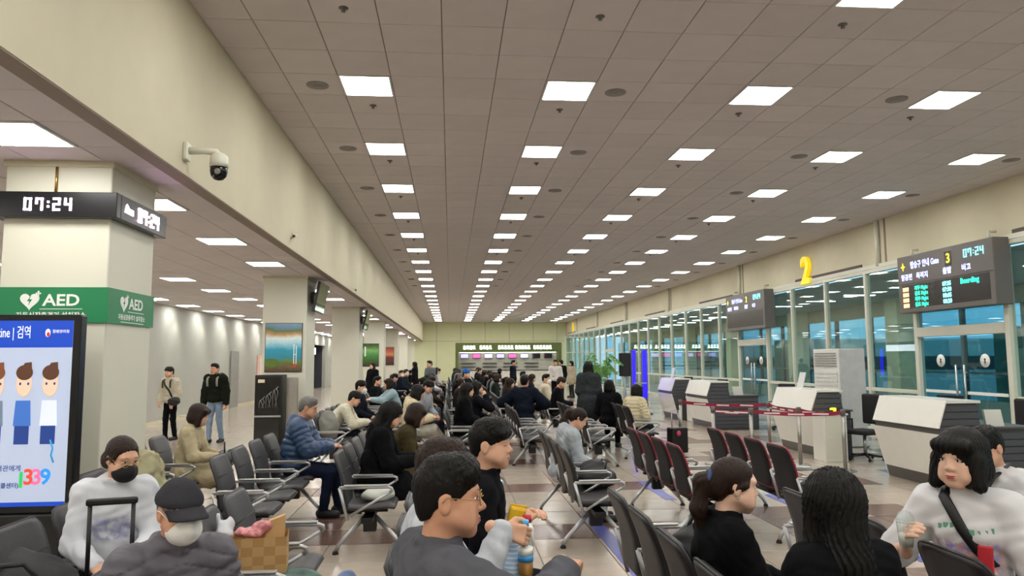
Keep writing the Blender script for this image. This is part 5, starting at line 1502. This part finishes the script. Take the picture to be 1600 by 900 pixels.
o = soft_bag('patterned_bag', 'dark green patterned cloth bag under the paper bag', (-1.05, 4.36, .46), .1, [El((0, 0, .06), (.25, .2, .065), k=.03), El((.24, .0, .04), (.1, .16, .06), k=.03)], M('pattern_bg', '#4c6a62', .7, var=.5, vscale=12))
soft_bag('blue_cloth_bag', 'blue and white patterned cloth bag hanging at the bench end by the paper bag', (-.6, 4.42, 0), .2, [El((0, 0, .26), (.1, .17, .27), k=.05), El((.02, .0, .46), (.06, .1, .08), k=.05)], M('pattern_bw', '#6a7fa8', .7, var=.5, vscale=14))

# -- woman in the beige coat
P = person('woman in a beige trench coat with dark brown bob looking at her phone', (-2.93, 8.6), E90,
    dict(fem=True, s=.95, lean=.06, hunch=.12, hyaw=.0, hpitch=.3, hair='bob', haircol='hair_brown', top='#b3a788', topname='coat', fit=.028, coat=.75, trousers='#3c3a38', hr=(.1, .38, .74), hl=(-.08, .38, .74), hres=.006, curl=.8, collar=.016))
phone(P, 'WR', (-.05, .09, .02), 'dark phone held by the woman in the beige coat')
o = soft_bag('handbag', 'black and white handbag in the beige coated woman\'s lap', (-2.5, 8.55, .56), .3, [El((0, 0, .1), (.1, .16, .11), k=.04)], M('bag_bw', '#3a3a3c', .5, var=.5, vscale=10), .012)
MB().tube([(0, -.08, .18), (0, -.05, .3), (0, .05, .3), (0, .08, .18)], .008, 8).obj('handle', 'black_plastic', o)
o = soft_bag('folded_coat', 'beige coat heaped over the near bench seat', (-2.42, 6.5, .46), .1, [El((0, 0, .13), (.22, .3, .15), k=.06), El((-.12, .02, .32), (.13, .28, .24), k=.07), El((-.2, .02, .44), (.09, .25, .1), k=.05), El((.2, .0, .02), (.08, .24, .16), k=.05)], cloth('#9d9778'), .014, .014, 'coat')

# -- grey haired man in the blue puffer
P = person('grey haired man in a blue puffer jacket and jeans', (-1.78, 8.72), E90,
    dict(s=1.0, lean=.08, hunch=.15, hyaw=.0, hpitch=.25, hair='short', haircol='hair_grey', top=M('puffer_blue', '#31496b', .45, var=.1, bump=.15, bscale=25), quilt=.012, fit=.05, hood=True, trousers='#27324c', hr=(.1, .42, .78), hl=(-.08, .42, .78),
         hres=.006, glasses='gold_wire', curl=.8, legs=[((.12, .42, .5), (.1, .36, .09)), ((-.1, .44, .5), (-.1, .5, .09))], skin='skin_tan', wrinkle=.003))
phone(P, 'WR', (-.05, .09, .03), 'white phone held by the man in the blue puffer', col='print_white')
# -- woman with long black hair in black
P = person('woman with long black hair in a black coat looking down at her phone', (-.76, 7.56), E90,
    dict(fem=True, s=1.0, lean=.1, hunch=.15, hyaw=.05, hpitch=.4, hair='long', hairlen=.3, top='#131418', topname='coat', fit=.04, hood=True, coat=.6, trousers='#46403c', hr=(.1, .4, .76), hl=(-.1, .4, .76), hres=.006, curl=.8))
phone(P, 'WR', (-.07, .09, .02), 'phone held by the long haired woman in the black coat', col='print_white')
soft_bag('white_pouch', 'white pouch lying on the end seat of the bench', (-.66, 7.0, .465), .2, [El((0, 0, .06), (.15, .1, .06), k=.03), El((.05, 0, .09), (.09, .08, .05), k=.03)], M('pouch_white', '#cfd3c8', .6), .01)
P = person('brown haired woman in an olive jacket beside the woman in black', (-.6, 8.22), E90,
    dict(fem=True, s=.97, lean=.25, hunch=.15, hpitch=.35, hair='bob', haircol='hair_brown', top='#5c5136', fit=.025, trousers='#6a5a44', hr=(.1, .42, .7), hl=(-.08, .42, .7), hres=.007))
# -- woman with scrunchie, black coat
P = person('woman in a black coat with a ponytail and blue scrunchie', (1.2, 3.34), E90,
    dict(fem=True, s=.95, head=1.08, lean=.02, hunch=.1, hyaw=-.05, hpitch=.12, hair='pony', haircol='hair_brown', top='#15161a', topname='coat', fit=.034, coat=.5, trousers='#1b1c20', hr=(.14, .36, .66), hl=(-.26, .42, .7), res=.01, hres=.0048, lip='lip_red', skin='skin_fair', collar=.014))
tor = MB().tube([(.026*math.cos(t), -.125+.012*math.sin(t), .018+.03*math.sin(t)) for t in np.linspace(0, 2*PI, 16)[:-1]], .013, 8, closed=True)
P['on_head']('scrunchie', tor.mesh(M('scrunch', '#3b4a72', .8, var=.3, vscale=30), 'scrunchie'), P['root'])
P['on_head']('earring', MB().ell((.079, -.006, -.045), (.004, .004, .006)).mesh('chrome', 'earring'), P['root'])
o = soft_bag('side_backpack', 'black backpack with a red and white tag on the bench seat', (1.32, 4.0, .46), .2, [El((0, 0, .2), (.16, .14, .2), k=.05), El((.05, -.1, .14), (.1, .06, .12), k=.04)], bagm, .012)
MB().box(-.02, .06, -.19, -.17, .12, .2, 0, .006).obj('red_tag', M('tag_red', '#c2323a', .5), o); MB().box(-.09, -.02, -.18, -.165, .02, .12, 0, .006).obj('white_tag', 'print_white', o)
MB().tube([(-.04, 0, .38), (0, 0, .46), (.05, 0, .38)], .012, 8).obj('handle', bagm, o)
# -- woman seen from behind with long black hair
P = person('woman with long straight black hair seen from behind, black top', (1.47, 2.7), .1,
    dict(fem=True, s=.96, head=1.1, lean=.04, hunch=.08, hyaw=-.05, hpitch=.05, hair='long', hairlen=.33, hairres=.005, top='#17171a', topname='jumper', fit=.03, trousers='#1b1c20', res=.01, hres=.006, hr=(.12, .3, .68), hl=(-.12, .3, .68)))
# -- girl in the white printed shirt
P = person('girl in a white printed T-shirt with a black crossbody strap', (2.44, 3.36), 2.3,
    dict(fem=True, s=1.03, head=1.06, lean=.0, hunch=.06, twist=.05, hyaw=-.32, hpitch=.05, hair='bob', hairres=.005, top=print_mat('tee_print', '#d7d7d9', ['#b48ac8', '#a9b6e2', '#f0a890', '#8fa4de', '#e6b4cc'], .68, .92, .13, .04, 20.), topname='shirt', fit=.03, sleeve=.62, trousers='#3a3d48', printed=1, res=.009, hres=.0045, skin='skin_fair', lip='lip_red',
         hr=(.2, .28, .86), hl=(-.2, .3, .72), palm=((-1, .1, .2), (.35, 0, -1)), hdir=((-.2, .6, .75), None), curl=.7, pole=((.6, -.1, -.8), (-.5, -.3, -.8))))
strap(P, [P['p3']+P['Rc']@V3(.075, -.0, .075)]+[chest(P, x, z, .008) for x, z in ((.08, .15), (.05, .1), (.01, .02), (-.04, -.06), (-.09, -.13), (-.12, -.18))], .022, 'black_plastic', 'crossbody_strap')
e = MB().box(-.03, .03, -.012, .012, -.06, .06, 0, .006).obj('red_tag', M('tag_red2', '#c8303c', .5), P['root']); e.location = chest(P, -.07, -.1, .02)*P['s']
mb = MB()
for k_ in range(9):
    q_ = chest(P, .1-.025*k_, .02+.012*math.sin(k_*.8), .006); w2 = .008+.003*(k_ % 2)
    mb.raw([q_*P['s']+V3(sx*w2, .0, sz*.012) for sx, sz in ((-1, -1), (1, -1), (1, 1), (-1, 1))], [(0, 1, 2, 3)])
mb.obj('shirt_letters', M('sp_green', '#6fae93', .8), P['top'])
cw = P['world'](P['WR']+V3(-.02, .06, .06))
o = empty('plastic_cup', (cw[0], cw[1], cw[2]-.05), label='clear plastic cup with a dome lid in the girl\'s hand', cat='cup')
MB().lathe([(0, 0), (.028, 0), (.038, .11), (.0375, .11), (.0275, .003), (0, .003)], 20).obj('cup', G_BOTTLE, o)
MB().lathe([(.039, .108), (.041, .112), (.039, .12), (.036, .14), (.024, .155), (.012, .16), (.011, .16), (.023, .154), (.035, .139), (.038, .12)], 20).obj('dome_lid', G_BOTTLE, o)
MB().lathe([(0, .005), (.027, .005), (.033, .06), (0, .06)], 16).obj('milk_foam', M('foam', '#e6e2dc', .5), o)
# -- person behind the girl
P = person('short haired person in a white T-shirt behind the girl', (3.42, 4.38), 1.75,
    dict(s=.98, lean=.05, hunch=.12, hyaw=.1, hpitch=.3, hair='fringe', top='#d4d5d7', topname='shirt', sleeve=.6, fit=.025, trousers='#30323a', hres=.006))
strap(P, [P['p3']-P['Rc']@V3(.08, .03, -.03)+P['u1']*.05]+[chest(P, x, z, .006) for x, z in ((-.07, .14), (0, .03), (.08, -.1))], .02, 'black_plastic', 'bag_strap')
# -- grey hoodie woman
P = person('woman in a pale grey hoodie with a ponytail looking down', (1.2, 8.1), E90+.1,
    dict(fem=True, s=.93, lean=.16, hunch=.18, hpitch=.55, hyaw=-.1, hair='pony', haircol='hair_brown', top='#a9b0b6', topname='hoodie', hood=True, fit=.03, trousers='#d0d2d2', hr=(.1, .38, .66), hl=(-.08, .38, .66), hres=.006))
o = soft_bag('seat_bag', 'black ribbed bag on the bench seat beside the grey hoodie woman', (1.48, 7.5, .46), .1, [El((0, 0, .1), (.2, .22, .11), k=.04), El((0, .1, .18), (.14, .14, .09), k=.05)], bagm, .012)
MB().tube([(.05, -.1, .18), (.08, -.08, .27), (.08, .08, .27), (.05, .1, .18)], .01, 8).obj('handle', bagm, o)
# -- two men walking on the aisle
P = person('standing man in a cream jacket with black straps and a waist bag', (-6.3, 17.4), PI-.45,
    dict(sit=False, s=.94, lean=.02, hair='fringe', top='#c0b8a4', fit=.045, trousers='#17181b', hr=(.2, .14, .92), hl=(-.2, .12, .9), hres=.008, res=.014, hyaw=-.1, stride=.04, quilt=.01, hyawx=0))
strap(P, [P['p3']+P['Rc']@V3(.09, .04, .06)]+[chest(P, x, z, .02) for x, z in ((.07, .1), (0, 0), (-.08, -.12))]+[P['p0']+V3(-.16, .12, .08)], .022, 'black_plastic')
for s_ in (-1, 1): strap(P, [P['p3']+P['Rc']@V3(s_*.11, .0, .08)]+[chest(P, s_*.12, z, .03) for z in (.12, .04, -.05)], .022, 'black_plastic', 'shoulder_strap')
e = soft_bag('waist_bag', 'black waist bag at the cream jacketed man\'s hip', P['world']((-.24, .14, .93)), .4, [El((0, 0, 0), (.13, .07, .1), k=.03)], bagm, .014)
P = person('standing man in a dark green jacket and light jeans with a backpack', (-5.1, 16.7), PI-.25,
    dict(sit=False, s=.985, lean=.02, hair='short', top='#25291f', fit=.05, collar=.03, trousers='#7f92a6', hr=(.27, .05, .82), hl=(-.27, .03, .82), hres=.008, res=.014, stride=.08, skin='skin_tan', wrinkle=.006))
for s_ in (-1, 1): strap(P, [P['p3']+P['Rc']@V3(s_*.11, -.02, .09)]+[chest(P, s_*.115, z, .03) for z in (.12, .04, -.06)], .026, M('strap_grey', '#8a8c84', .7), 'shoulder_strap')
V, Q = sdf_mesh([El(P['p2']-P['Rc']@V3(0, .22, .02), (.16, .1, .22), k=.03)], .016); mesh_obj('backpack', np_mesh(V, Q, bagm, 'pack', P['s']), P['root'])
# -- standing woman in the long dark coat (back to the camera)
P = person('standing woman in a long dark coat with long black hair, back turned', (2.8, 14.9), -.15,
    dict(sit=False, fem=True, s=.985, lean=.03, hair='long', hairlen=.34, top='#454c4e', topname='coat', fit=.05, coat=.6, hood=True, trousers='#16171a', hr=(.16, .24, 1.05), hl=(-.16, .24, 1.05), pole=((.15, -.3, -.9), (-.15, -.3, -.9)), hres=.009, res=.014, face=False))
# -- man in the navy jacket seen from behind
P = person('man in a navy jacket with grey cropped hair sitting with his back turned', (1.42, 14.4), -.25,
    dict(s=1.08, lean=.08, hunch=.12, hair='short', top='#1c2233', fit=.05, collar=.02, trousers='#15171d', hr=(.22, .24, .76), hl=(-.3, .28, .82), hres=.008, res=.014, skin='skin_tan', pole=((.8, -.2, -.5), (-.8, -.2, -.5))))
# -- person in the cream jumper with crossed legs
P = person('person in a cream jumper and white trousers with legs crossed', (-.72, 12.7), E90,
    dict(fem=True, s=1.0, lean=.12, hunch=.15, hpitch=.3, hair='bob', top='#d3c6a6', topname='jumper', hood=True, fit=.04, trousers='#c9c6b8', shoes='shoe_white', hr=(.1, .4, .78), hl=(-.08, .4, .78), hres=.008, res=.014, legfit=.025,
         legs=[((.04, .44, .6), (-.12, .62, .36)), ((-.08, .43, .5), (-.06, .5, .09))]))
o = empty('paper_cup', (-.7, 12.05, .47), label='white paper cup on the bench beside the cream jumper', cat='cup')
MB().lathe([(0, 0), (.028, 0), (.038, .11), (0, .11)], 16).obj('cup', 'print_white', o); MB().lathe([(0, .11), (.041, .11), (.04, .122), (0, .124)], 16).obj('lid', 'print_white', o)
# -- women in black further right
P = person('woman with long black hair in a black coat beside another woman', (.2, 12.9), E90,
    dict(fem=True, s=1.0, lean=.04, hunch=.1, hpitch=.1, hair='long', top='#121317', topname='coat', fit=.05, coat=.8, trousers='#18191d', hr=(.12, .34, .66), hl=(-.1, .34, .66), hres=.008, res=.014))
P = person('woman talking with her hand raised to her face, dark coat', (.42, 13.7), E90+.3,
    dict(fem=True, s=1.0, lean=.02, hpitch=.0, hyaw=-.3, hair='long', top='#1d1e26', fit=.035, trousers='#1b1c24', hr=(.06, .22, 1.08), hl=(-.1, .34, .66), hres=.008, res=.014, pole=((.5, .1, -.8), (-.5, -.3, -.8))))
# -- pair with dark hair near the glass
P = person('dark haired person in a black jacket with their back turned near the plant', (3.08, 14.3), -.35,
    dict(fem=True, s=.99, lean=.05, hair='bob', top='#17171b', fit=.045, trousers='#1b1c20', hres=.009, res=.015, face=False))
P = person('dark haired person in a cream padded jacket near the plant', (3.36, 13.55), -.9,
    dict(fem=True, s=.95, lean=.15, hpitch=.2, hair='bob', top='#cfc4a2', fit=.055, quilt=.015, trousers='#2a2b2f', hres=.009, res=.015))
o = empty('carry_on', (4.15, 13.4, 0), (0, 0, .3), 'small black carry-on with a pink charm beside the cream padded jacket', 'suitcase')
MB().box(-.17, .17, -.1, .1, .04, .5, 0, .025).obj('shell', 'black_plastic', o); MB().tube([(-.08, .05, .5), (-.08, .05, .8), (.08, .05, .8), (.08, .05, .5)], .009, 8).obj('handle', 'alu', o)
MB().ell((-.05, -.12, .4), (.04, .03, .05)).obj('charm', M('pink', '#d0486a', .6), o)
# -- white jumper leaning, masked man, light blue jumper
P = person('dark haired person in a white jumper leaning forward over a phone', (-2.05, 13.0), E90,
    dict(s=1.0, lean=.6, hunch=.2, hpitch=.35, hair='fringe', top='#cfcab4', topname='jumper', fit=.03, trousers='#1e2128', hr=(.1, .62, .7), hl=(-.08, .62, .7), hres=.008, res=.014, legs=[((.14, .42, .5), (.14, .34, .09)), ((-.14, .44, .5), (-.14, .5, .09))]))
phone(P, 'WR', (-.06, .08, .03), 'phone held by the leaning person in the white jumper')
P = person('man in a navy jacket and white mask on the bench behind the white jumper', (-1.85, 14.9), E90-.2,
    dict(s=1.0, lean=.02, hair='fringe', mask='white', top='#1d2330', fit=.035, trousers='#20242e', hres=.008, res=.014, hpitch=.1))
P = person('person in a light blue jumper reaching sideways', (-1.25, 17.6), PI/2+.3,
    dict(s=1.0, lean=.3, hair='bob', haircol='hair_brown', top='#9fb8bf', topname='jumper', fit=.03, trousers='#20242e', hr=(.1, .6, .85), hl=(-.1, .6, .85), hres=.009, res=.015))
P = person('person in a grey jumper looking down behind the cream jumper', (-.62, 14.9), E90-.5,
    dict(s=1.02, lean=.2, hpitch=.4, hair='fringe', top='#a3a7ad', topname='jumper', fit=.03, trousers='#30323a', hres=.009, res=.015))
o = soft_bag('grey_rucksack', 'grey rucksack on the bench behind the blue puffer', (-1.95, 12.1, .46), .2, [El((0, 0, .22), (.18, .2, .24), k=.05), El((0, .05, .42), (.1, .12, .08), k=.05)], M('ruck', '#77776f', .7, var=.15), .016)
# ================================================================= the further benches and the crowd
CR = random.Random(11)
far = []
rowsX = [-1.85, -.72, .2, 1.36, 2.42, 3.4]
names = ['second', 'third', 'fourth', 'fifth', 'sixth']
for gi, (ya, n) in enumerate(((12.1, 5), (17.0, 5), (22.0, 6), (28.0, 6), (34.5, 6))):
    for ri, x in enumerate(rowsX):
        if gi == 0 and ri == 5: ya2, n2 = 13.0, 4
        else: ya2, n2 = ya+(.3 if ri % 2 else 0), n
        if gi >= 1 and ri == 5: continue
        ys = seq(ya2, n2, .6)
        bench(x, ys, 'black bench in the %s block of rows back through the crowd' % names[gi], 'black', group='crowd benches, %s block' % names[gi], detail=gi < 1)
        far.append((gi, ri, x, ys))
# prototypes for people too small to tell apart in detail
protos = []
def proto(**k):
    k.setdefault('hres', .011); k.setdefault('res', .02); k.setdefault('handres', .009); k.setdefault('hairres', .011)
    d = person('seated traveller', (0, 0), E90, k)
    protos.append(register(d['root'])); return d
proto(hair='short', lean=-.02, fit=.035)
proto(hair='fringe', lean=.12, hpitch=.3, fit=.03, hr=(.1, .38, .74), hl=(-.08, .38, .74))
proto(fem=True, hair='long', lean=.05, hpitch=.2, fit=.035, s=.97, hr=(.1, .38, .74), hl=(-.08, .38, .74))
proto(fem=True, hair='bob', lean=0, hpitch=.05, fit=.03, s=.97)
proto(hair='parted', lean=.3, hpitch=.3, fit=.03, hr=(.12, .5, .66), hl=(-.12, .5, .66))
proto(fem=True, hair='bun', lean=.02, hyaw=.5, fit=.03, s=.98)
proto(hair='short', lean=-.05, hyaw=-.6, mask='white', fit=.04, s=1.02)
sproto = []
def stand_proto(**k):
    k.setdefault('hres', .011); k.setdefault('res', .02); k.setdefault('handres', .009); k.setdefault('hairres', .011); k['sit'] = False
    d = person('standing traveller', (0, 0), 0, k); sproto.append(register(d['root']))
stand_proto(hair='short', fit=.04, stride=.05)
stand_proto(fem=True, hair='long', fit=.04, coat=.4, s=.97)
TOPS = [('black', '#16171b'), ('navy', '#1c2436'), ('charcoal', '#33353b'), ('dark brown', '#3a2f28'), ('grey', '#85888c'), ('cream', '#cfc6ae'), ('white', '#d6d6d4'), ('dark green', '#2c3a33'), ('slate blue', '#4a5f7a'), ('black', '#101114'), ('black', '#1a1a1e'), ('navy', '#20283c')]
TROU = ['#1b1c20', '#24262d', '#2d3648', '#3a3a3c', '#6e7680']
HAIRS = ['hair_black']*7+['hair_brown']*3+['hair_grey']
HN = {'hair_black': 'black hair', 'hair_brown': 'brown hair', 'hair_grey': 'grey hair'}
def setmat(o, m_):
    o.material_slots[0].link = 'OBJECT'; o.material_slots[0].material = m_
used_first = set()
def recolor(r, top, trou, hair):
    for c in COL_children(r):
        nm = c.name.split('.')[0]
        if nm == 'jacket': setmat(c, cloth(top))
        elif nm == 'trousers': setmat(c, cloth(trou))
        elif nm == 'hair': setmat(c, MATS[hair])
def COL_children(r): return _kidcache.get(r.name, [])
_kidcache = {}
def copy_person(pr):
    if pr.name not in used_first:
        used_first.add(pr.name); _kidcache[pr.name] = child_map[pr.name]; return pr
    c = pr.copy(); COL.objects.link(c); L_ = []
    for ch in child_map[pr.name]:
        d = ch.copy(); COL.objects.link(d); d.parent = c; L_.append(d)
        for g2 in child_map.get(ch.name, []):
            e = g2.copy(); COL.objects.link(e); e.parent = d
    _kidcache[c.name] = L_
    return c
HK = ['upright', 'looking down', 'long', 'bobbed', 'leaning forward', 'bunned', 'white masked']
taken = [(-.72, 12.7), (.2, 12.9), (.42, 13.7), (1.42, 14.4), (-2.05, 13.0), (-1.85, 14.9), (-1.25, 17.6), (-.62, 14.9), (.42, 22.2), (3.08, 14.3), (3.36, 13.6), (2.8, 14.9), (-.7, 12.1), (-1.95, 12.1)]
for gi, ri, x, ys in far:
    for y in ys:
        if any(abs(x-a) < .75 and abs(y-b) < .7 for a, b in taken): continue
        dens = .14 if gi == 0 else .72
        if ri in (4, 5): dens *= .45
        if gi == 0 and ri in (3, 4, 5): dens *= .35
        if CR.random() > dens: continue
        pi_ = CR.choice([0, 0, 1, 1, 2, 2, 3, 3, 4, 5, 6])
        r = copy_person(protos[pi_])
        r.location = (x-.02, y, 0); r.rotation_euler = (0, 0, E90+CR.gauss(0, .1))
        tn, tc_ = CR.choice(TOPS); hc_ = CR.choice(HAIRS)
        recolor(r, tc_, CR.choice(TROU), hc_)
        r['label'] = '%s person in a %s top with %s, seated in the %s block' % (HK[pi_], tn, HN[hc_], names[gi])
        r['group'] = 'seated crowd, %s, %s block' % (tn, names[gi])
# blue hat and a few standing figures
P = person('person in a bright blue hat among the crowd', (.42, 22.2), E90-.6, dict(s=1.08, lean=0, hair='short', beanie=cloth('#2a5fae'), top='#22252c', fit=.04, trousers='#22242a', hres=.01, res=.018, handres=.008))
for n_, (x, y, rz, k, tn, tc_, tr_, lb) in enumerate((
    (-2.75, 26.6, 2.6, 1, 'black', '#15161a', '#1b1c20', 'standing woman in black by the green garden poster column'),
    (-1.55, 32.6, 1.4, 1, 'dark', '#1d1e24', '#1b1c20', 'standing woman in a dark coat near the sunset column'),
    (-.72, 26.4, 2.2, 0, 'grey', '#6a6f74', '#2b2d33', 'standing man in a grey jacket with a black bag'),
    (2.75, 32.5, -1.9, 0, 'navy', '#1d2436', '#1b1d25', 'standing man in navy before the shop counter'),
    (4.2, 29.5, 3.0, 0, 'white', '#d4d0ca', '#17181b', 'standing man in a white jumper before the shop counter'),
    (4.75, 31.5, .6, 0, 'black', '#15161a', '#1b1c20', 'standing man in black behind the man in the white jumper'),
    (5.6, 34.0, 2.0, 1, 'beige', '#b5a992', '#44423f', 'standing woman in beige near the glass partition'),
    (-8.9, 40.0, .6, 0, 'navy', '#1f2740', '#22242a', 'standing man in navy at the dark shop opening'),
    (-8.7, 43.5, 1.2, 1, 'red', '#c0402e', '#8a2f26', 'standing woman in red at the dark shop opening'),
    (-3.3, 35.5, 1.2, 0, 'brown', '#6a543a', '#2b2d33', 'standing man in brown beside the sunset column'))):
    r = copy_person(sproto[k]); r.location = (x, y, 0); r.rotation_euler = (0, 0, rz); recolor(r, tc_, tr_, 'hair_black'); r['label'] = lb
bpy.data.scenes.remove(_tmp)
